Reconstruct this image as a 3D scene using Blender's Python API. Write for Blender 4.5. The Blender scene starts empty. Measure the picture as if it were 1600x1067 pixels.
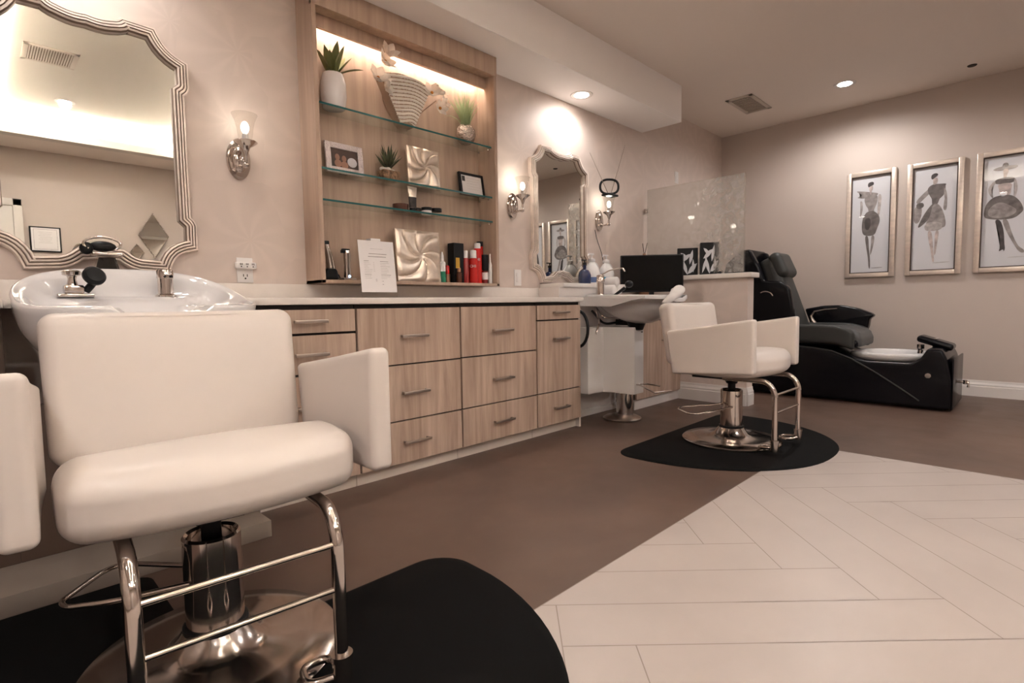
import bpy, bmesh, math, random
from mathutils import Vector, Matrix
random.seed(7)
PI = math.pi
sc = bpy.context.scene
C = sc.collection

# ------------------------------------------------------------------ camera
cd = bpy.data.cameras.new('camera')
cam = bpy.data.objects.new('camera', cd)
C.objects.link(cam)
cd.sensor_width = 36.0
cd.lens = 836.0 / 1600.0 * 36.0
cd.clip_start = 0.02
ax = Vector((834, 70.5, -836)).normalized()
ay = Vector((-842, 44.5, -836))
ay = (ay - ax * ax.dot(ay)).normalized()
az = ax.cross(ay)
R = Matrix((ax, ay, az))
cam.matrix_world = Matrix.Translation((0, 0, 0.855)) @ R.to_4x4()
sc.camera = cam

# ------------------------------------------------------------------ colour, world
sc.view_settings.view_transform = 'Standard'
sc.view_settings.look = 'None'
sc.view_settings.gamma = 1
sc.view_settings.use_curve_mapping = False
sc.view_settings.exposure = 0.55
w = bpy.data.worlds.new('world'); sc.world = w; w.use_nodes = True
w.node_tree.nodes['Background'].inputs[0].default_value = (1, .93, .86, 1)
w.node_tree.nodes['Background'].inputs[1].default_value = 0.05
try:
    sc.cycles.use_denoising = True
    sc.cycles.max_bounces = 10
    sc.cycles.diffuse_bounces = 5
    sc.cycles.glossy_bounces = 5
    sc.cycles.transmission_bounces = 8
    sc.cycles.sample_clamp_indirect = 30
    sc.cycles.caustics_reflective = False
except Exception:
    pass
WARM = (1.0, .955, .925)
DL_POWER = 46.0      # each downlight
COVE = 84.0          # tray cove strips
LED = 30.0           # strip in the display cabinet

# room lamps and added fill lamps that carry the big light (their fittings are built below)
def spot(loc, power, size=2.2, blend=.6, col=WARM, rad=.05, aim=None):
    l = bpy.data.lights.new('downlight_lamp', 'SPOT')
    l.energy = power; l.spot_size = size; l.spot_blend = blend; l.color = col; l.shadow_soft_size = rad
    o = bpy.data.objects.new('downlight_lamp', l); C.objects.link(o); o.location = loc
    return o

# ------------------------------------------------------------------ materials
def mat(name, col, rough=.5, metal=0, bump=None, var=None, coat=0, trans=0, ior=1.45, emit=None, sheen=0, spec=None):
    m = bpy.data.materials.new(name); m.use_nodes = True
    nt = m.node_tree; b = nt.nodes['Principled BSDF']
    b.inputs['Base Color'].default_value = (*col, 1)
    b.inputs['Roughness'].default_value = rough
    b.inputs['Metallic'].default_value = metal
    b.inputs['Coat Weight'].default_value = coat
    b.inputs['Transmission Weight'].default_value = trans
    b.inputs['IOR'].default_value = ior
    if spec is not None: b.inputs['Specular IOR Level'].default_value = spec
    if emit:
        b.inputs['Emission Color'].default_value = (*emit[0], 1)
        b.inputs['Emission Strength'].default_value = emit[1]
    tc = nt.nodes.new('ShaderNodeTexCoord')
    if var:   # (scale, amount, stretch)
        mp = nt.nodes.new('ShaderNodeMapping'); mp.inputs['Scale'].default_value = var[2] if len(var) > 2 else (1, 1, 1)
        n = nt.nodes.new('ShaderNodeTexNoise'); n.inputs['Scale'].default_value = var[0]; n.inputs['Detail'].default_value = 5
        r = nt.nodes.new('ShaderNodeValToRGB')
        a = var[1]
        r.color_ramp.elements[0].position = .3; r.color_ramp.elements[1].position = .7
        r.color_ramp.elements[0].color = (*[c * (1 - a) for c in col], 1)
        r.color_ramp.elements[1].color = (*[min(1, c * (1 + a)) for c in col], 1)
        nt.links.new(tc.outputs['Object'], mp.inputs[0]); nt.links.new(mp.outputs[0], n.inputs['Vector'])
        nt.links.new(n.outputs['Fac'], r.inputs[0]); nt.links.new(r.outputs[0], b.inputs['Base Color'])
    if bump:  # (scale, strength, distance)
        n2 = nt.nodes.new('ShaderNodeTexNoise'); n2.inputs['Scale'].default_value = bump[0]; n2.inputs['Detail'].default_value = 3
        bp = nt.nodes.new('ShaderNodeBump'); bp.inputs['Strength'].default_value = bump[1]
        bp.inputs['Distance'].default_value = bump[2] if len(bump) > 2 else .002
        nt.links.new(tc.outputs['Object'], n2.inputs['Vector']); nt.links.new(n2.outputs['Fac'], bp.inputs['Height'])
        nt.links.new(bp.outputs[0], b.inputs['Normal'])
    return m

def wallpaper(name, col, amt=.05):
    """beige paper with large pale leaf bursts"""
    m = mat(name, col, .55)
    nt = m.node_tree; b = nt.nodes['Principled BSDF']; L = nt.links.new
    tc = nt.nodes.new('ShaderNodeTexCoord')
    v = nt.nodes.new('ShaderNodeTexVoronoi'); v.inputs['Scale'].default_value = 2.6; v.inputs['Randomness'].default_value = .45
    L(tc.outputs['Object'], v.inputs['Vector'])
    sub = nt.nodes.new('ShaderNodeVectorMath'); sub.operation = 'SUBTRACT'
    L(tc.outputs['Object'], sub.inputs[0])
    scl = nt.nodes.new('ShaderNodeVectorMath'); scl.operation = 'SCALE'; scl.inputs['Scale'].default_value = 1.0
    L(v.outputs['Position'], scl.inputs[0]); L(scl.outputs[0], sub.inputs[1])
    sep = nt.nodes.new('ShaderNodeSeparateXYZ'); L(sub.outputs[0], sep.inputs[0])
    add = nt.nodes.new('ShaderNodeMath'); add.operation = 'ADD'; L(sep.outputs[0], add.inputs[0]); L(sep.outputs[1], add.inputs[1])
    at = nt.nodes.new('ShaderNodeMath'); at.operation = 'ARCTAN2'; L(sep.outputs[2], at.inputs[0]); L(add.outputs[0], at.inputs[1])
    mul = nt.nodes.new('ShaderNodeMath'); mul.operation = 'MULTIPLY'; mul.inputs[1].default_value = 9; L(at.outputs[0], mul.inputs[0])
    d = nt.nodes.new('ShaderNodeMath'); d.operation = 'MULTIPLY_ADD'; d.inputs[1].default_value = 7
    L(v.outputs['Distance'], d.inputs[0]); L(mul.outputs[0], d.inputs[2])
    sn = nt.nodes.new('ShaderNodeMath'); sn.operation = 'SINE'; L(d.outputs[0], sn.inputs[0])
    mr = nt.nodes.new('ShaderNodeMapRange'); mr.inputs[1].default_value = -.2; mr.inputs[2].default_value = 1
    L(sn.outputs[0], mr.inputs[0])
    mx = nt.nodes.new('ShaderNodeMix'); mx.data_type = 'RGBA'
    mx.inputs[6].default_value = (*col, 1)
    mx.inputs[7].default_value = (*[min(1, c * (1 + amt * 2)) for c in col], 1)
    L(mr.outputs[0], mx.inputs[0]); L(mx.outputs[2], b.inputs['Base Color'])
    bp = nt.nodes.new('ShaderNodeBump'); bp.inputs['Strength'].default_value = .06; bp.inputs['Distance'].default_value = .002
    L(mr.outputs[0], bp.inputs['Height']); L(bp.outputs[0], b.inputs['Normal'])
    return m

def wood(name, c0, c1, rough=.5, scale=1.0):
    m = mat(name, c0, rough)
    nt = m.node_tree; b = nt.nodes['Principled BSDF']; L = nt.links.new
    tc = nt.nodes.new('ShaderNodeTexCoord'); mp = nt.nodes.new('ShaderNodeMapping')
    mp.inputs['Scale'].default_value = (14 * scale, 14 * scale, .9 * scale)
    n = nt.nodes.new('ShaderNodeTexNoise'); n.inputs['Scale'].default_value = 1.4; n.inputs['Detail'].default_value = 7; n.inputs['Roughness'].default_value = .62
    n.inputs['Distortion'].default_value = .5
    n2 = nt.nodes.new('ShaderNodeTexNoise'); n2.inputs['Scale'].default_value = 5; n2.inputs['Detail'].default_value = 3
    r = nt.nodes.new('ShaderNodeValToRGB')
    r.color_ramp.elements[0].position = .33; r.color_ramp.elements[1].position = .68
    r.color_ramp.elements[0].color = (*c0, 1); r.color_ramp.elements[1].color = (*c1, 1)
    L(tc.outputs['Object'], mp.inputs[0]); L(mp.outputs[0], n.inputs['Vector']); L(mp.outputs[0], n2.inputs['Vector'])
    L(n.outputs['Fac'], r.inputs[0]); L(r.outputs[0], b.inputs['Base Color'])
    return m

def emis(name, col, s):
    m = bpy.data.materials.new(name); m.use_nodes = True; nt = m.node_tree; nt.nodes.clear()
    e = nt.nodes.new('ShaderNodeEmission'); o = nt.nodes.new('ShaderNodeOutputMaterial')
    e.inputs[0].default_value = (*col, 1); e.inputs[1].default_value = s; nt.links.new(e.outputs[0], o.inputs[0])
    return m

def thin_glass(name, tint=(.93, .97, .96), rough=.0, refl=1.0, frost=None):
    """thin clear panel: fresnel mirror over tinted transparency, optional etched pattern"""
    m = bpy.data.materials.new(name); m.use_nodes = True; nt = m.node_tree; nt.nodes.clear(); L = nt.links.new
    o = nt.nodes.new('ShaderNodeOutputMaterial'); t = nt.nodes.new('ShaderNodeBsdfTransparent'); t.inputs[0].default_value = (*tint, 1)
    g = nt.nodes.new('ShaderNodeBsdfGlossy'); g.inputs['Roughness'].default_value = rough
    fr = nt.nodes.new('ShaderNodeFresnel'); fr.inputs[0].default_value = 1.45
    ge = nt.nodes.new('ShaderNodeNewGeometry')
    inv = nt.nodes.new('ShaderNodeMath'); inv.operation = 'SUBTRACT'; inv.inputs[0].default_value = refl; L(ge.outputs['Backfacing'], inv.inputs[1]); inv.use_clamp = True
    mul = nt.nodes.new('ShaderNodeMath'); mul.operation = 'MULTIPLY'; L(inv.outputs[0], mul.inputs[1]); L(fr.outputs[0], mul.inputs[0])
    mx = nt.nodes.new('ShaderNodeMixShader'); L(mul.outputs[0], mx.inputs[0]); L(t.outputs[0], mx.inputs[1]); L(g.outputs[0], mx.inputs[2])
    last = mx
    if frost:
        tc = nt.nodes.new('ShaderNodeTexCoord')
        n = nt.nodes.new('ShaderNodeTexNoise'); n.inputs['Scale'].default_value = 5.5; n.inputs['Detail'].default_value = 4; n.inputs['Distortion'].default_value = 2.2
        wv = nt.nodes.new('ShaderNodeTexWave'); wv.inputs['Scale'].default_value = 9; wv.inputs['Distortion'].default_value = 14; wv.inputs['Detail'].default_value = 3
        wv.inputs['Detail Scale'].default_value = .8
        L(tc.outputs['Object'], n.inputs['Vector']); L(tc.outputs['Object'], wv.inputs['Vector'])
        sp = nt.nodes.new('ShaderNodeSeparateXYZ'); L(tc.outputs['Object'], sp.inputs[0])
        mr = nt.nodes.new('ShaderNodeMapRange'); mr.inputs[1].default_value = 2.35; mr.inputs[2].default_value = 1.85; mr.inputs[3].default_value = .08; mr.inputs[4].default_value = .45
        L(sp.outputs[1], mr.inputs[0])
        a = nt.nodes.new('ShaderNodeMath'); a.operation = 'MULTIPLY'; L(wv.outputs['Fac'], a.inputs[0]); L(n.outputs['Fac'], a.inputs[1])
        m2 = nt.nodes.new('ShaderNodeMath'); m2.operation = 'MULTIPLY_ADD'; L(a.outputs[0], m2.inputs[0]); L(mr.outputs[0], m2.inputs[1]); m2.inputs[2].default_value = frost
        d = nt.nodes.new('ShaderNodeBsdfDiffuse'); d.inputs[0].default_value = (.62, .58, .55, 1)
        tr = nt.nodes.new('ShaderNodeBsdfTranslucent'); tr.inputs[0].default_value = (.7, .66, .62, 1)
        dm = nt.nodes.new('ShaderNodeMixShader'); dm.inputs[0].default_value = .5; L(d.outputs[0], dm.inputs[1]); L(tr.outputs[0], dm.inputs[2])
        fm = nt.nodes.new('ShaderNodeMixShader'); L(m2.outputs[0], fm.inputs[0]); L(mx.outputs[0], fm.inputs[1]); L(dm.outputs[0], fm.inputs[2])
        last = fm
    L(last.outputs[0], o.inputs[0])
    return m

def floor_mat():
    m = mat('stained_concrete', (.085, .05, .038), .42)
    nt = m.node_tree; b = nt.nodes['Principled BSDF']; L = nt.links.new
    tc = nt.nodes.new('ShaderNodeTexCoord')
    n = nt.nodes.new('ShaderNodeTexNoise'); n.inputs['Scale'].default_value = 1.3; n.inputs['Detail'].default_value = 6; n.inputs['Distortion'].default_value = .8
    r = nt.nodes.new('ShaderNodeValToRGB'); r.color_ramp.elements[0].position = .3; r.color_ramp.elements[1].position = .75
    r.color_ramp.elements[0].color = (.092, .058, .044, 1); r.color_ramp.elements[1].color = (.155, .098, .072, 1)
    L(tc.outputs['Object'], n.inputs['Vector']); L(n.outputs['Fac'], r.inputs[0]); L(r.outputs[0], b.inputs['Base Color'])
    n2 = nt.nodes.new('ShaderNodeTexNoise'); n2.inputs['Scale'].default_value = 6; n2.inputs['Detail'].default_value = 4
    mr = nt.nodes.new('ShaderNodeMapRange'); mr.inputs[3].default_value = .36; mr.inputs[4].default_value = .52
    L(tc.outputs['Object'], n2.inputs['Vector']); L(n2.outputs['Fac'], mr.inputs[0]); L(mr.outputs[0], b.inputs['Roughness'])
    return m

M = {}
M['paper'] = wallpaper('patterned_wallpaper', (.63, .535, .48), .022)
M['paint'] = mat('taupe_wall_paint', (.55, .475, .425), .6, bump=(90, .05, .001))
M['ceil'] = mat('ceiling_paint', (.84, .76, .69), .7, bump=(60, .04, .001))
M['soffit'] = mat('soffit_paint', (.92, .89, .87), .7)
M['traywhite'] = mat('tray_white_paint', (.66, .62, .56), .7)
M['trim'] = mat('white_trim_paint', (.76, .72, .69), .4)
M['furr'] = mat('pale_wall_paint', (.74, .69, .66), .5)
M['floor'] = floor_mat()
M['tile'] = mat('pale_plank_tile', (.45, .395, .365), .38, var=(3, .05), bump=(25, .06, .002))
M['grout'] = mat('tile_grout', (.30, .25, .22), .8)
M['wood'] = wood('taupe_laminate', (.36, .25, .185), (.60, .455, .365), .42)
M['woodcab'] = wood('display_laminate', (.40, .285, .215), (.54, .40, .31), .45)
M['dark'] = mat('dark_gap', (.02, .015, .012), .7)
M['brownpanel'] = mat('brown_kneehole_panel', (.12, .08, .06), .6, bump=(200, .2, .001))
M['counter'] = mat('cream_solid_surface', (.76, .70, .65), .28, var=(30, .02))
M['leather'] = mat('cream_vinyl', (.66, .595, .55), .38, bump=(260, .06, .0006), sheen=.2)
M['chrome'] = mat('polished_chrome', (.62, .56, .52), .09, 1)
M['steel'] = mat('brushed_nickel', (.50, .43, .38), .28, 1)
M['sat'] = mat('satin_base_steel', (.55, .49, .45), .16, 1, var=(12, .08))
M['blackp'] = mat('black_plastic', (.008, .008, .009), .42, spec=.3)
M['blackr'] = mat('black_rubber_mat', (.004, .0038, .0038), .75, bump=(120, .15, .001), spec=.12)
M['blackg'] = mat('black_gloss_shell', (.004, .004, .006), .22, spec=.3)
M['greyv'] = mat('charcoal_vinyl', (.035, .036, .034), .48, bump=(180, .15, .001))
M['greyv2'] = mat('grey_vinyl_seat', (.085, .085, .085), .5, bump=(180, .15, .001))
M['porc'] = mat('white_porcelain', (.72, .70, .70), .08, coat=.6)
M['whitep'] = mat('white_plastic', (.78, .75, .73), .35)
M['white'] = mat('white_card', (.78, .75, .75), .6)
M['towel'] = mat('white_terry', (.80, .76, .74), .95, bump=(400, .7, .004))
M['mirror'] = mat('mirror_silvering', (.80, .80, .76), .01, 1)
M['mframe'] = mat('champagne_leaf_frame', (.74, .64, .57), .36, .25, var=(18, .12))
M['mgroove'] = mat('frame_groove', (.30, .21, .16), .6)
M['glass'] = thin_glass('shelf_glass')
M['gedge'] = mat('green_glass_edge', (.03, .13, .13), .15)
M['clear'] = thin_glass('clear_glass', (.95, .95, .94))
M['shade'] = thin_glass('frosted_shade_glass', (.93, .92, .90), .15)
M['etched'] = thin_glass('etched_glass', (.93, .92, .90), frost=.17)
M['picglass'] = thin_glass('picture_glass', (1, 1, 1), refl=1.0)
M['pframe'] = mat('champagne_picture_frame', (.70, .60, .52), .3, .45, var=(10, .08, (1, 1, 4)))
M['pbrown'] = mat('dark_picture_fillet', (.05, .028, .02), .4)
M['paperart'] = mat('art_paper', (.66, .66, .69), .7)
for nm, c in dict(ink1=(.07, .06, .06), ink2=(.16, .14, .135), ink3=(.30, .27, .26), ink4=(.44, .40, .39), skin=(.50, .42, .40)).items():
    M[nm] = mat(nm + '_wash', c, .8, var=(26, .35))
M['leafg'] = mat('dark_green_leaf', (.16, .17, .06), .5, var=(9, .35))
M['leafr'] = mat('agave_leaf', (.085, .10, .05), .45, var=(16, .5))

def leafy(name, col, tr=.5):
    m = bpy.data.materials.new(name); m.use_nodes = True; nt = m.node_tree; nt.nodes.clear(); L = nt.links.new
    o = nt.nodes.new('ShaderNodeOutputMaterial'); d = nt.nodes.new('ShaderNodeBsdfDiffuse'); t = nt.nodes.new('ShaderNodeBsdfTranslucent'); x = nt.nodes.new('ShaderNodeMixShader')
    n = nt.nodes.new('ShaderNodeTexNoise'); n.inputs['Scale'].default_value = 14
    c = nt.nodes.new('ShaderNodeMix'); c.data_type = 'RGBA'; c.inputs[6].default_value = (*col, 1); c.inputs[7].default_value = (*[k * .82 for k in col], 1)
    L(n.outputs['Fac'], c.inputs[0]); L(c.outputs[2], d.inputs[0]); L(c.outputs[2], t.inputs[0])
    x.inputs[0].default_value = tr; L(d.outputs[0], x.inputs[1]); L(t.outputs[0], x.inputs[2]); L(x.outputs[0], o.inputs[0]); return m
M['petal'] = leafy('cream_petal', (.95, .90, .84))
M['stamen'] = mat('orange_stamen', (.65, .26, .04), .6)
M['grassg'] = leafy('grass_blade', (.50, .60, .36), .4)
M['pot'] = mat('white_glazed_pot', (.72, .68, .68), .2, coat=.5)
M['hammer'] = mat('hammered_silver', (.62, .53, .47), .2, 1, bump=(75, 1, .012))
M['leafmetal'] = mat('silver_leaf_panel', (.74, .63, .53), .33, .75, var=(22, .12), bump=(60, .25, .003))
M['fan'] = mat('ribbed_ceramic_light', (.86, .80, .73), .5)
M['fand'] = mat('ribbed_ceramic_dark', (.36, .25, .18), .5)
M['pebble'] = mat('brown_pebbles', (.28, .16, .09), .6, var=(60, .7), bump=(90, 1, .01))
M['photo'] = mat('brown_photo_print', (.07, .038, .026), .35, var=(8, .6))
M['lattice'] = mat('silver_lattice_frame', (.75, .66, .66), .3, .5, bump=(140, 1, .006))
M['gold'] = mat('gold_label', (.65, .38, .06), .35, .4)
M['red'] = mat('red_gloss_bottle', (.56, .015, .012), .25, coat=.3)
M['redd'] = mat('dark_red_bottle', (.30, .02, .018), .3)
M['green'] = mat('green_liquid', (.02, .22, .13), .3)
M['blueg'] = mat('blue_glass_bottle', (.012, .022, .09), .15, coat=.4)
M['jug'] = mat('milky_jug_plastic', (.78, .76, .75), .35)
M['aqua'] = mat('aqua_liquid', (.02, .33, .50), .3)
M['bluel'] = mat('blue_stripe_label', (.10, .16, .32), .5)
M['copper'] = mat('copper_cap', (.45, .25, .16), .3, .7)
M['tv'] = mat('tv_screen', (.003, .003, .003), .2, spec=.2)
M['bulb'] = emis('bulb_glow', (1, .92, .78), 6)
M['dl'] = emis('downlight_lens', (1, .93, .84), 30)
M['cove'] = emis('cove_strip', (1, .96, .935), COVE)
M['led'] = emis('led_strip', (1, .88, .76), LED)
M['bluespark'] = emis('charging_led', (.4, .6, 1), 6)
M['amber'] = mat('amber_glass_jar', (.10, .03, .015), .2, coat=.4)
M['door'] = mat('white_door_paint', (.66, .62, .57), .45)
M['vent'] = mat('vent_paint', (.60, .53, .46), .5)
M['ventback'] = mat('vent_shadow_paint', (.22, .17, .14), .8)
M['plinth'] = mat('shaded_plinth', (.30, .25, .21), .55)  # pale plinth, its colour darkened for the shade it stands in
M['tan'] = mat('printed_skin_tone', (.36, .19, .13), .5)
M['beige'] = mat('cream_toe_kick', (.74, .66, .58), .5)

# ------------------------------------------------------------------ mesh builder
class MB:
    def __init__(s): s.bm = bmesh.new()
    def _merge(s, b, mtx=None):
        if mtx is not None: bmesh.ops.transform(b, matrix=mtx, verts=b.verts)
        mp = {v: s.bm.verts.new(v.co) for v in b.verts}
        for f in b.faces:
            try: s.bm.faces.new([mp[v] for v in f.verts])
            except ValueError: pass
        b.free(); return s
    def box(s, x0, x1, y0, y1, z0, z1, bev=0, seg=2, mtx=None):
        b = bmesh.new(); bmesh.ops.create_cube(b, size=1)
        for v in b.verts:
            v.co = Vector(((x0 + x1) / 2 + v.co.x * (x1 - x0), (y0 + y1) / 2 + v.co.y * (y1 - y0), (z0 + z1) / 2 + v.co.z * (z1 - z0)))
        if bev: bmesh.ops.bevel(b, geom=list(b.edges), offset=bev, segments=seg, affect='EDGES', profile=.5)
        return s._merge(b, mtx)
    def rbox(s, c, size, r, n=8, warp=None, mtx=None):
        b = bmesh.new()
        hx, hy, hz = [a / 2 for a in size]
        r = min(r, hx, hy, hz)
        bmesh.ops.create_cube(b, size=2)
        bmesh.ops.subdivide_edges(b, edges=list(b.edges), cuts=n * 2 - 1, use_grid_fill=True)
        def mapc(t, h):   # spends a third of the cuts on the rounded rims
            a = abs(t); sgn = 1 if t >= 0 else -1
            k = .55
            return sgn * ((a / k) * (h - r) if a <= k else (h - r) + r * (a - k) / (1 - k))
        for v in b.verts:
            p = Vector((mapc(v.co.x, hx), mapc(v.co.y, hy), mapc(v.co.z, hz)))
            q = Vector((max(-hx + r, min(hx - r, p.x)), max(-hy + r, min(hy - r, p.y)), max(-hz + r, min(hz - r, p.z))))
            d = p - q
            if d.length > 1e-9: p = q + d.normalized() * r * min(1, max(abs(d.x), abs(d.y), abs(d.z)) / r)
            if warp: p = Vector(warp(p, (p.x / hx, p.y / hy, p.z / hz)))
            v.co = p + Vector(c)
        return s._merge(b, mtx)
    def lathe(s, prof, c=(0, 0, 0), n=32, mtx=None, sx=1, sy=1):
        b = bmesh.new(); rings = []
        for (r, z) in prof:
            if r < 1e-6: rings.append([b.verts.new((0, 0, z))])
            else: rings.append([b.verts.new((r * sx * math.cos(2 * PI * k / n), r * sy * math.sin(2 * PI * k / n), z)) for k in range(n)])
        for a, d in zip(rings, rings[1:]):
            if len(a) == 1 and len(d) == 1: continue
            for k in range(n):
                k2 = (k + 1) % n
                if len(a) == 1: b.faces.new((a[0], d[k2], d[k]))
                elif len(d) == 1: b.faces.new((a[k], a[k2], d[0]))
                else: b.faces.new((a[k], a[k2], d[k2], d[k]))
        if len(rings[0]) > 1: b.faces.new(list(reversed(rings[0])))
        if len(rings[-1]) > 1: b.faces.new(rings[-1])
        bmesh.ops.recalc_face_normals(b, faces=b.faces)
        m = Matrix.Translation(c)
        return s._merge(b, (m if mtx is None else mtx @ m))
    def cyl(s, p0, p1, r0, r1=None, n=20):
        p0, p1 = Vector(p0), Vector(p1); d = p1 - p0
        q = d.to_track_quat('Z', 'Y').to_matrix().to_4x4()
        b = bmesh.new()
        bmesh.ops.create_cone(b, cap_ends=True, segments=n, radius1=r0, radius2=r0 if r1 is None else r1, depth=d.length)
        return s._merge(b, Matrix.Translation((p0 + p1) / 2) @ q)
    def sph(s, c, r, sc_=(1, 1, 1), u=16, v=10, mtx=None):
        b = bmesh.new(); bmesh.ops.create_uvsphere(b, u_segments=u, v_segments=v, radius=r)
        m = Matrix.Translation(c) @ Matrix.Diagonal((*sc_, 1))
        return s._merge(b, m if mtx is None else mtx @ m)
    def tube(s, pts, r, n=10, closed=False, rads=None):
        pts = [Vector(p) for p in pts]; N = len(pts); b = bmesh.new(); rings = []
        up = None
        for i, p in enumerate(pts):
            if closed: t = (pts[(i + 1) % N] - pts[i - 1]).normalized()
            else: t = (pts[min(i + 1, N - 1)] - pts[max(i - 1, 0)]).normalized()
            if up is None:
                up = Vector((0, 0, 1)) if abs(t.z) < .9 else Vector((1, 0, 0))
            up = (up - t * up.dot(t)).normalized(); sd = t.cross(up)
            rr = rads[i] if rads else r
            rings.append([b.verts.new(p + (up * math.cos(2 * PI * k / n) + sd * math.sin(2 * PI * k / n)) * rr) for k in range(n)])
        for i in range(N if closed else N - 1):
            a, d = rings[i], rings[(i + 1) % N]
            for k in range(n): b.faces.new((a[k], a[(k + 1) % n], d[(k + 1) % n], d[k]))
        if not closed:
            b.faces.new(list(reversed(rings[0]))); b.faces.new(rings[-1])
        bmesh.ops.recalc_face_normals(b, faces=b.faces)
        return s._merge(b)
    def prism(s, pts, axis, a0, a1, mtx=None):
        """extrude 2D polygon; axis x: pts=(y,z); y: (x,z); z: (x,y)"""
        b = bmesh.new()
        def P(p, a): return {'x': (a, p[0], p[1]), 'y': (p[0], a, p[1]), 'z': (p[0], p[1], a)}[axis]
        lo = [b.verts.new(P(p, a0)) for p in pts]; hi = [b.verts.new(P(p, a1)) for p in pts]
        f1 = b.faces.new(lo); f2 = b.faces.new(list(reversed(hi)))
        for i in range(len(pts)):
            j = (i + 1) % len(pts); b.faces.new((lo[i], hi[i], hi[j], lo[j]))
        bmesh.ops.triangulate(b, faces=[f for f in (f1, f2) if len(f.verts) > 4])
        bmesh.ops.recalc_face_normals(b, faces=b.faces)
        return s._merge(b, mtx)
    def grid(s, fn, nu, nv, closed_u=False):
        vs = [[s.bm.verts.new(fn(i / (nu if closed_u else nu - 1), j / (nv - 1))) for j in range(nv)] for i in range(nu)]
        for i in range(nu if closed_u else nu - 1):
            for j in range(nv - 1):
                a = vs[i][j]; b_ = vs[(i + 1) % nu][j]; c = vs[(i + 1) % nu][j + 1]; d = vs[i][j + 1]
                try: s.bm.faces.new((a, b_, c, d))
                except ValueError: pass
        return s
    def poly(s, pts):
        vs = [s.bm.verts.new(p) for p in pts]
        f = s.bm.faces.new(vs)
        if len(vs) > 4: bmesh.ops.triangulate(s.bm, faces=[f])
        return s
    def build(s, name, m, parent=None, smooth=True, ang=38, label=None, kind=None, weld=False):
        if weld: bmesh.ops.remove_doubles(s.bm, verts=s.bm.verts, dist=1e-5)
        me = bpy.data.meshes.new(name); s.bm.to_mesh(me); s.bm.free()
        if smooth:
            me.polygons.foreach_set('use_smooth', [True] * len(me.polygons))
            me.set_sharp_from_angle(angle=math.radians(ang))
        me.materials.append(M[m] if isinstance(m, str) else m)
        o = bpy.data.objects.new(name, me); C.objects.link(o)
        if parent is not None: o.parent = parent
        if label: o['label'] = label
        if kind: o['kind'] = kind
        return o

def tag(o, label, cat, group=None):
    o['label'] = label; o['category'] = cat
    if group: o['group'] = group
    return o
def thing(name, label, cat, loc=(0, 0, 0), rotz=0, group=None):
    o = bpy.data.objects.new(name, None); C.objects.link(o); o.empty_display_size = .05
    o.location = loc; o.rotation_euler = (0, 0, rotz)
    return tag(o, label, cat, group)
def struct(name, mb, m, **k):
    return mb.build(name, m, kind='structure', **k)
def dup(root, loc, rotz, label, group=None):
    r = root.copy(); C.objects.link(r); r.location = loc; r.rotation_euler = (0, 0, rotz); r['label'] = label
    if group: r['group'] = group
    for ch in list(root.children):
        c = ch.copy(); C.objects.link(c); c.parent = r
        for g in list(ch.children):
            d = g.copy(); C.objects.link(d); d.parent = c
    return r
def fillet(pts, rad, seg=6):
    pts = [Vector(p) for p in pts]; out = [pts[0]]
    for a, b, c in zip(pts, pts[1:], pts[2:]):
        u = (a - b); v = (c - b); k = min(rad, u.length * .49, v.length * .49)
        p0 = b + u.normalized() * k; p1 = b + v.normalized() * k
        for i in range(seg + 1):
            t = i / seg; out.append((1 - t) ** 2 * p0 + 2 * t * (1 - t) * b + t * t * p1)
    out.append(pts[-1]); return out
def text_mesh(txt, size, m, parent, mtx, name='lettering', ext=.0003, align='CENTER'):
    cu = bpy.data.curves.new('t', 'FONT'); cu.body = txt; cu.size = size; cu.extrude = ext; cu.align_x = align; cu.align_y = 'CENTER'
    to = bpy.data.objects.new('t', cu); C.objects.link(to)
    dg = bpy.context.evaluated_depsgraph_get(); me = bpy.data.meshes.new_from_object(to.evaluated_get(dg))
    bpy.data.objects.remove(to); bpy.data.curves.remove(cu)
    me.transform(mtx); me.materials.clear(); me.materials.append(M[m])
    o = bpy.data.objects.new(name, me); C.objects.link(o); o.parent = parent
    return o
FACE = Matrix.Rotation(PI / 2, 4, 'X')       # text/plates lying in XY turned to face -Y

# ------------------------------------------------------------------ room shell
YA, XB, YR, XL, ZC = 2.671, 6.103, -2.97, -1.8, 2.705
struct('floor', MB().box(XL, XB, YR, YA, -.1, 0), 'floor', smooth=False)
# herringbone tile field let into the concrete
tx0, tx1, ty0, ty1 = -1.2, 3.41, -2.3, .985
fb = MB().box(tx0, tx1, ty0, ty1, 0, .0012)
struct('floor', fb, 'grout', smooth=False)
tl = MB(); W = .184; n = 6; g = .0016
def clip_poly(pts):
    def cl(pts, ins, inter):
        out = []
        for i, p in enumerate(pts):
            q = pts[(i + 1) % len(pts)]
            if ins(p): out.append(p)
            if ins(p) != ins(q): out.append(inter(p, q))
        return out
    for axk, lim, sgn in ((0, tx0 + .004, 1), (0, tx1 - .004, -1), (1, ty0 + .004, 1), (1, ty1 - .004, -1)):
        ins = lambda p, a=axk, l=lim, s_=sgn: (p[a] - l) * s_ >= 0
        def inter(p, q, a=axk, l=lim):
            t = (l - p[a]) / (q[a] - p[a]); return (p[0] + t * (q[0] - p[0]), p[1] + t * (q[1] - p[1]))
        pts = cl(pts, ins, inter)
        if len(pts) < 3: return None
    return pts
P0, Q0 = 1.22, 1.28      # joint phases measured along the two diagonals
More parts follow.
